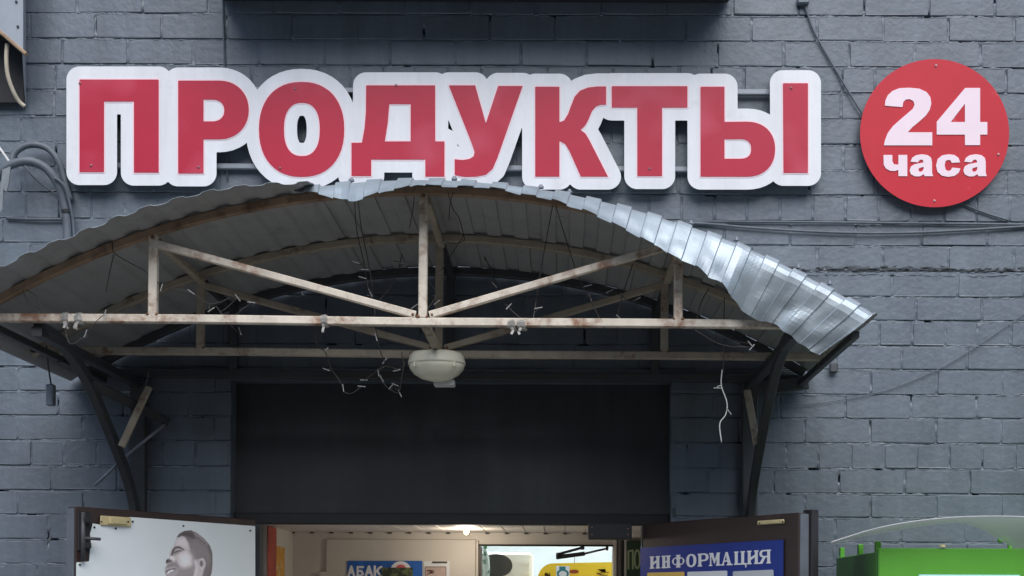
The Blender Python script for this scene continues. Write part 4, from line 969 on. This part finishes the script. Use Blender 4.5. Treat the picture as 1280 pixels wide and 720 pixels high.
# ------------------------------------------------------------------ fairy-light strings
GR = 'fairy-light strings under the canopy'
def garland(pts, bulbs, wire=M_WIRE, r=0.0016, bl=0.026):
    t_ = thing('fairy_light_string', P(*pts[-1]), 'thin fairy-light wire dangling under the canopy trusses', 'string lights', GR)
    sp = []
    for q_ in pts: sp.append(P(q_[0]+random.uniform(-.8, .8), q_[1], q_[2]))
    sp = spline(sp, 5); mb = MB(); mb.tube(sp, r, 5)
    for (x, y, d_, a) in bulbs:
        c_ = P(x, y, d_); q_ = min(sp, key=lambda v: (v-c_).length); mid = (q_+c_)/2+Vector((random.uniform(-.008, .008), 0, random.uniform(-.02, .004)))
        if (q_-c_).length > 0.008: mb.tube(spline([q_, mid, c_], 4), r*0.8, 5)
    mb.build('wire', wire, t_, True)
    for (x, y, d_, a) in bulbs:
        c_ = P(x, y, d_); a = math.radians(a); e = Vector((math.cos(a), random.uniform(-.3, .3), -math.sin(a)))*bl/2
        mb = MB(); mb.tube([c_-e, c_+e*.7, c_+e], 0.0018, 6, (.1, .9, .3)); mb.build('bulb', M_BULBT, t_)
garland([(140,303,3.97),(144,318,3.97),(178,337,3.98),(195,351,3.98),(206,358,3.99),(240,366,4.0),(262,380,4.02),(290,372,4.05)], [(202,359,3.98,-75),(239,365,4.0,35),(264,387,4.02,-35)])
garland([(143,318,3.97),(138,340,3.98),(133,365,3.99)], [])
garland([(28,362,3.93),(36,378,3.93),(52,392,3.93),(46,372,3.93),(33,362,3.93)], [])
garland([(270,382,4.02),(284,402,4.02),(300,418,4.03)], [(297,372,4.02,55),(314,378,4.02,10),(300,414,4.02,70)])
garland([(443,250,3.95),(446,285,4.05),(455,330,4.1),(461,360,4.1),(468,385,4.05),(466,412,3.97)], [(448,307,4.08,-12),(445,328,4.08,20),(456,337,4.08,0),(453,347,4.1,15),(463,366,4.1,60)])
garland([(447,250,3.95),(452,285,4.05),(460,325,4.1),(466,362,4.1)], [])
garland([(503,318,4.2),(497,340,4.2),(486,362,4.15),(474,376,4.1)], [(491,326,4.2,60),(505,329,4.2,10)])
garland([(519,233,3.95),(517,255,4.05),(512,285,4.2)], [])
garland([(392,410,4.0),(396,432,4.1),(406,440,4.15),(414,460,4.2),(426,478,4.2),(430,490,4.2)], [(408,462,4.2,20),(429,485,4.2,80),(452,483,4.2,5),(407,438,4.15,-45)])
garland([(470,412,3.98),(475,440,4.1),(481,452,4.15)], [(470,421,4.0,75),(481,451,4.15,-55),(455,475,4.2,0)])
garland([(502,440,4.3),(505,456,4.3),(497,461,4.3),(482,458,4.3),(474,465,4.3),(479,478,4.3),(490,488,4.3),(499,490,4.3),(503,470,4.3),(507,452,4.3)], [(477,473,4.3,60),(473,466,4.3,80),(489,483,4.3,-50),(494,481,4.3,25),(500,492,4.3,65),(496,463,4.3,-12)])
garland([(560,240,3.95),(566,262,4.1),(574,272,4.2),(582,300,4.3)], [(556,303,4.3,-10),(551,340,4.2,-35)])
garland([(566,240,3.95),(562,255,4.0),(561,275,4.1)], [])
garland([(535,430,4.1),(528,400,4.05),(545,370,4.1),(536,352,4.1)], [(546,378,4.1,-40),(518,383,4.1,-40)])
garland([(606,322,4.3),(614,340,4.25),(619,356,4.2)], [(604,319,4.3,45),(618,356,4.2,50)])
garland([(630,378,4.0),(642,390,4.0),(655,402,4.0)], [(636,383,4.0,-50)])
garland([(690,257,3.97),(682,300,4.05),(675,345,4.05),(668,392,4.0),(664,410,3.97)], [(673,385,4.0,-12)])
garland([(694,257,3.97),(704,290,4.05),(720,338,4.1),(732,365,4.1),(745,390,4.05),(756,410,3.98)], [(735,357,4.1,-15),(738,372,4.1,70),(700,271,4.0,-5)])
garland([(790,330,4.1),(778,370,4.1),(772,395,4.05),(768,405,3.99)], [(796,374,4.1,-25),(774,397,4.05,40),(762,364,4.1,-30)])
garland([(886,360,4.0),(876,380,4.0),(868,412,3.98)], [(940,434,4.0,-50)])
garland([(905,372,4.0),(905,400,4.0),(904,430,4.05),(904,465,4.1)], [(938,430,4.0,50)])
garland([(903,462,4.10),(902,482,4.10),(909,503,4.10),(907,518,4.10),(900,530,4.10),(902,553,4.10)], [(897,485,4.1,0),(911,514,4.1,50)], M_WWIRE, 0.0019)
garland([(186,465,4.3),(182,480,4.4),(178,490,4.45)], [])
garland([(80,405,3.97),(88,430,3.97),(110,418,3.97)], [(107,417,3.96,-65),(131,392,3.96,-70)])
for i, (x, y, wd) in enumerate(((84, 398.5, 7), (101, 399, 8), (407, 401.5, 5), (641, 406, 6), (653, 406.5, 9))):
    c_ = P(x, y, DF); mb = MB(); ww = wd*DF/F; g = []
    sec = [(0.0165*math.cos(a)*(1+random.uniform(-.08, .12)), 0.0165*math.sin(a)*(1+random.uniform(-.08, .12))) for a in np.linspace(0, 2*math.pi, 11)[:-1]]
    mb.sweep([c_+Vector((-ww/2, 0, 0)), c_+Vector((-ww/6, -.002, .001)), c_+Vector((ww/4, .001, -.001)), c_+Vector((ww/2, 0, 0))], [(a*1.12, b_*1.12) for a, b_ in sec], (0, 1, 0))
    for q_ in range(random.choice((1, 2))):
        a0 = c_+Vector((random.uniform(-ww/2, ww/2), -0.018, -0.012)); pts = [a0]
        for _ in range(3): pts.append(pts[-1]+Vector((random.uniform(-.006, .006), random.uniform(-.003, .003), -random.uniform(.004, .011))))
        mb.bar(pts, 0.008, 0.0015, (0, 1, 0), 0.0003)
    tag(mb.build('tape_knot', mat('dirty_clear_tape', (.30, .29, .265), .35, var=.2, vscale=60), None, False), 'ragged pale tape wrapped round the front canopy bar', 'tape', 'tape wraps on the front bar')

# ------------------------------------------------------------------ green street cabinet at the lower right
d0, d1 = 4.25, 4.90
xl = (1098-CX)*d0/F; zt = P(1098, 685, d0).z; xr = xl+1.25
t = thing('green_kiosk', (xl+0.6, 4.55, 0), 'bright green street cabinet under a milky arched visor', 'kiosk')
mb = MB(); mb.cbox((xl, d0, 0.1), (xr, d0+0.03, zt), 0.004); mb.build('front_panel', M_GREEN, t)
mb = MB(); mb.cbox((xl, d0+0.0301, 0.1), (xl+0.02, d1, zt-0.012), 0.003); mb.build('side_panel', M_GREEN, t)
mb = MB(); mb.cbox((xr-0.02, d0+0.0301, 0.1), (xr, d1, zt-0.012), 0.003); mb.build('side_panel', M_GREEN, t)
mb = MB(); mb.cbox((xl+0.021, d0+0.031, zt-0.10), (xr-0.021, d1-0.05, zt-0.08), 0.003); mb.build('top_panel', M_GREEN, t)
mb = MB(); mb.cbox((xl+0.02, d0+0.05, 0.0), (xr-0.02, d1-0.02, 0.1), 0.003); mb.build('plinth', M_BLACK, t)
for dd in (4.31, 4.56, 4.86):
    for xx in (xl+0.006, xr-0.03):
        mb = MB(); mb.cbox((xx, dd, zt-0.03), (xx+0.018, dd+0.022, zt+0.026), 0.002); mb.build('visor_post', M_GREEN, t)
p = P(1178, 683.6, d0); mb = MB(); mb.lathe([(0.011, 0), (0.010, 0.006), (0.004, 0.008)], p, 10); mb.build('cap', mat('yellow_cap', (.7, .6, .25), .4), t)
# milky visor: a warped thin sheet between a front edge and a drooping rear edge
fr = spline([P(1038, 679, 4.15), P(1062, 671, 4.15), P(1090, 662.5, 4.15), P(1120, 656, 4.15), P(1150, 651.5, 4.15), P(1190, 647.5, 4.15), P(1240, 646, 4.15), P(1290, 647.5, 4.15), P(1350, 655, 4.15), P(1420, 672, 4.15)], 4)
re_ = spline([P(1040, 680, 4.50), P(1072, 672, 4.50), P(1098, 667, 4.50), P(1125, 662, 4.50), P(1152, 658, 4.50), P(1180, 654.5, 4.50), P(1206, 654.5, 4.50), P(1232, 664, 4.50), P(1262, 682, 4.50), P(1300, 700, 4.50)], 4)
mb = MB(); n = len(fr); m = 6
for off in (0.0, 0.004):
    for i in range(n):
        for k in range(m+1):
            t_ = k/m; mb.v.append(tuple(fr[i].lerp(re_[i], t_) + Vector((0, 0, off + 0.004*math.sin(math.pi*t_)))))
N_ = n*(m+1)
for i in range(n-1):
    for k in range(m):
        q_ = i*(m+1)+k; mb.f += [(q_, q_+1, q_+m+2, q_+m+1), (N_+q_, N_+q_+m+1, N_+q_+m+2, N_+q_+1)]
    for k in (0, m): q_ = i*(m+1)+k; mb.f.append((q_, q_+m+1, q_+m+1+N_, q_+N_))
for k in range(m):
    for i in (0, n-1): q_ = i*(m+1)+k; mb.f.append((q_, q_+1, q_+1+N_, q_+N_))
mb.build('visor', M_VISOR, t, True)
mb = MB(); mb.tube(spline([P(1248, 676, 4.58), P(1256, 674, 4.58), P(1262, 679, 4.58), P(1262, 692, 4.58)], 5), 0.009, 8); mb.build('bracket', M_GREEN, t, True)
# pale display at the front
mb = MB(); a_, b_ = P(1148, 718, d0-0.008), P(1276, 718, d0-0.008)
mb.cbox((a_.x, d0-0.010, a_.z-0.5), (b_.x, d0-0.0005, a_.z), 0.004); dsp = mb.build('display', mat('display_frame', (.30, .62, .62), .3), t)
mb = MB(); mb.cbox((a_.x+0.006, d0-0.013, a_.z-0.49), (b_.x-0.006, d0-0.0105, a_.z-0.004), 0.001); mb.build('screen', mat('pale_screen', (.75, .77, .70), .3), dsp)

# ------------------------------------------------------------------ window past the right edge
t = thing('shop_window', ((WX0+WX1)/2, WALL+0.1, WZ0), 'dark recessed shop window at the right end of the wall', 'window')
mb = MB(); mb.box((WX0+0.05, WALL+0.16, WZ0+0.05), (WX1-0.05, WALL+0.17, WZ1-0.05)); mb.build('pane', mat('dark_glass', (0.02, 0.025, 0.03), 0.08), t)
for a, b in (((WX0, WZ0), (WX0+0.06, WZ1)), ((WX1-0.06, WZ0), (WX1, WZ1)), ((WX0+0.06, WZ0), (WX1-0.06, WZ0+0.06)), ((WX0+0.06, WZ1-0.06), (WX1-0.06, WZ1))):
    mb = MB(); mb.cbox((a[0], WALL+0.02, a[1]), (b[0], WALL+0.2, b[1]), 0.004); mb.build('frame', M_BLACK, t)
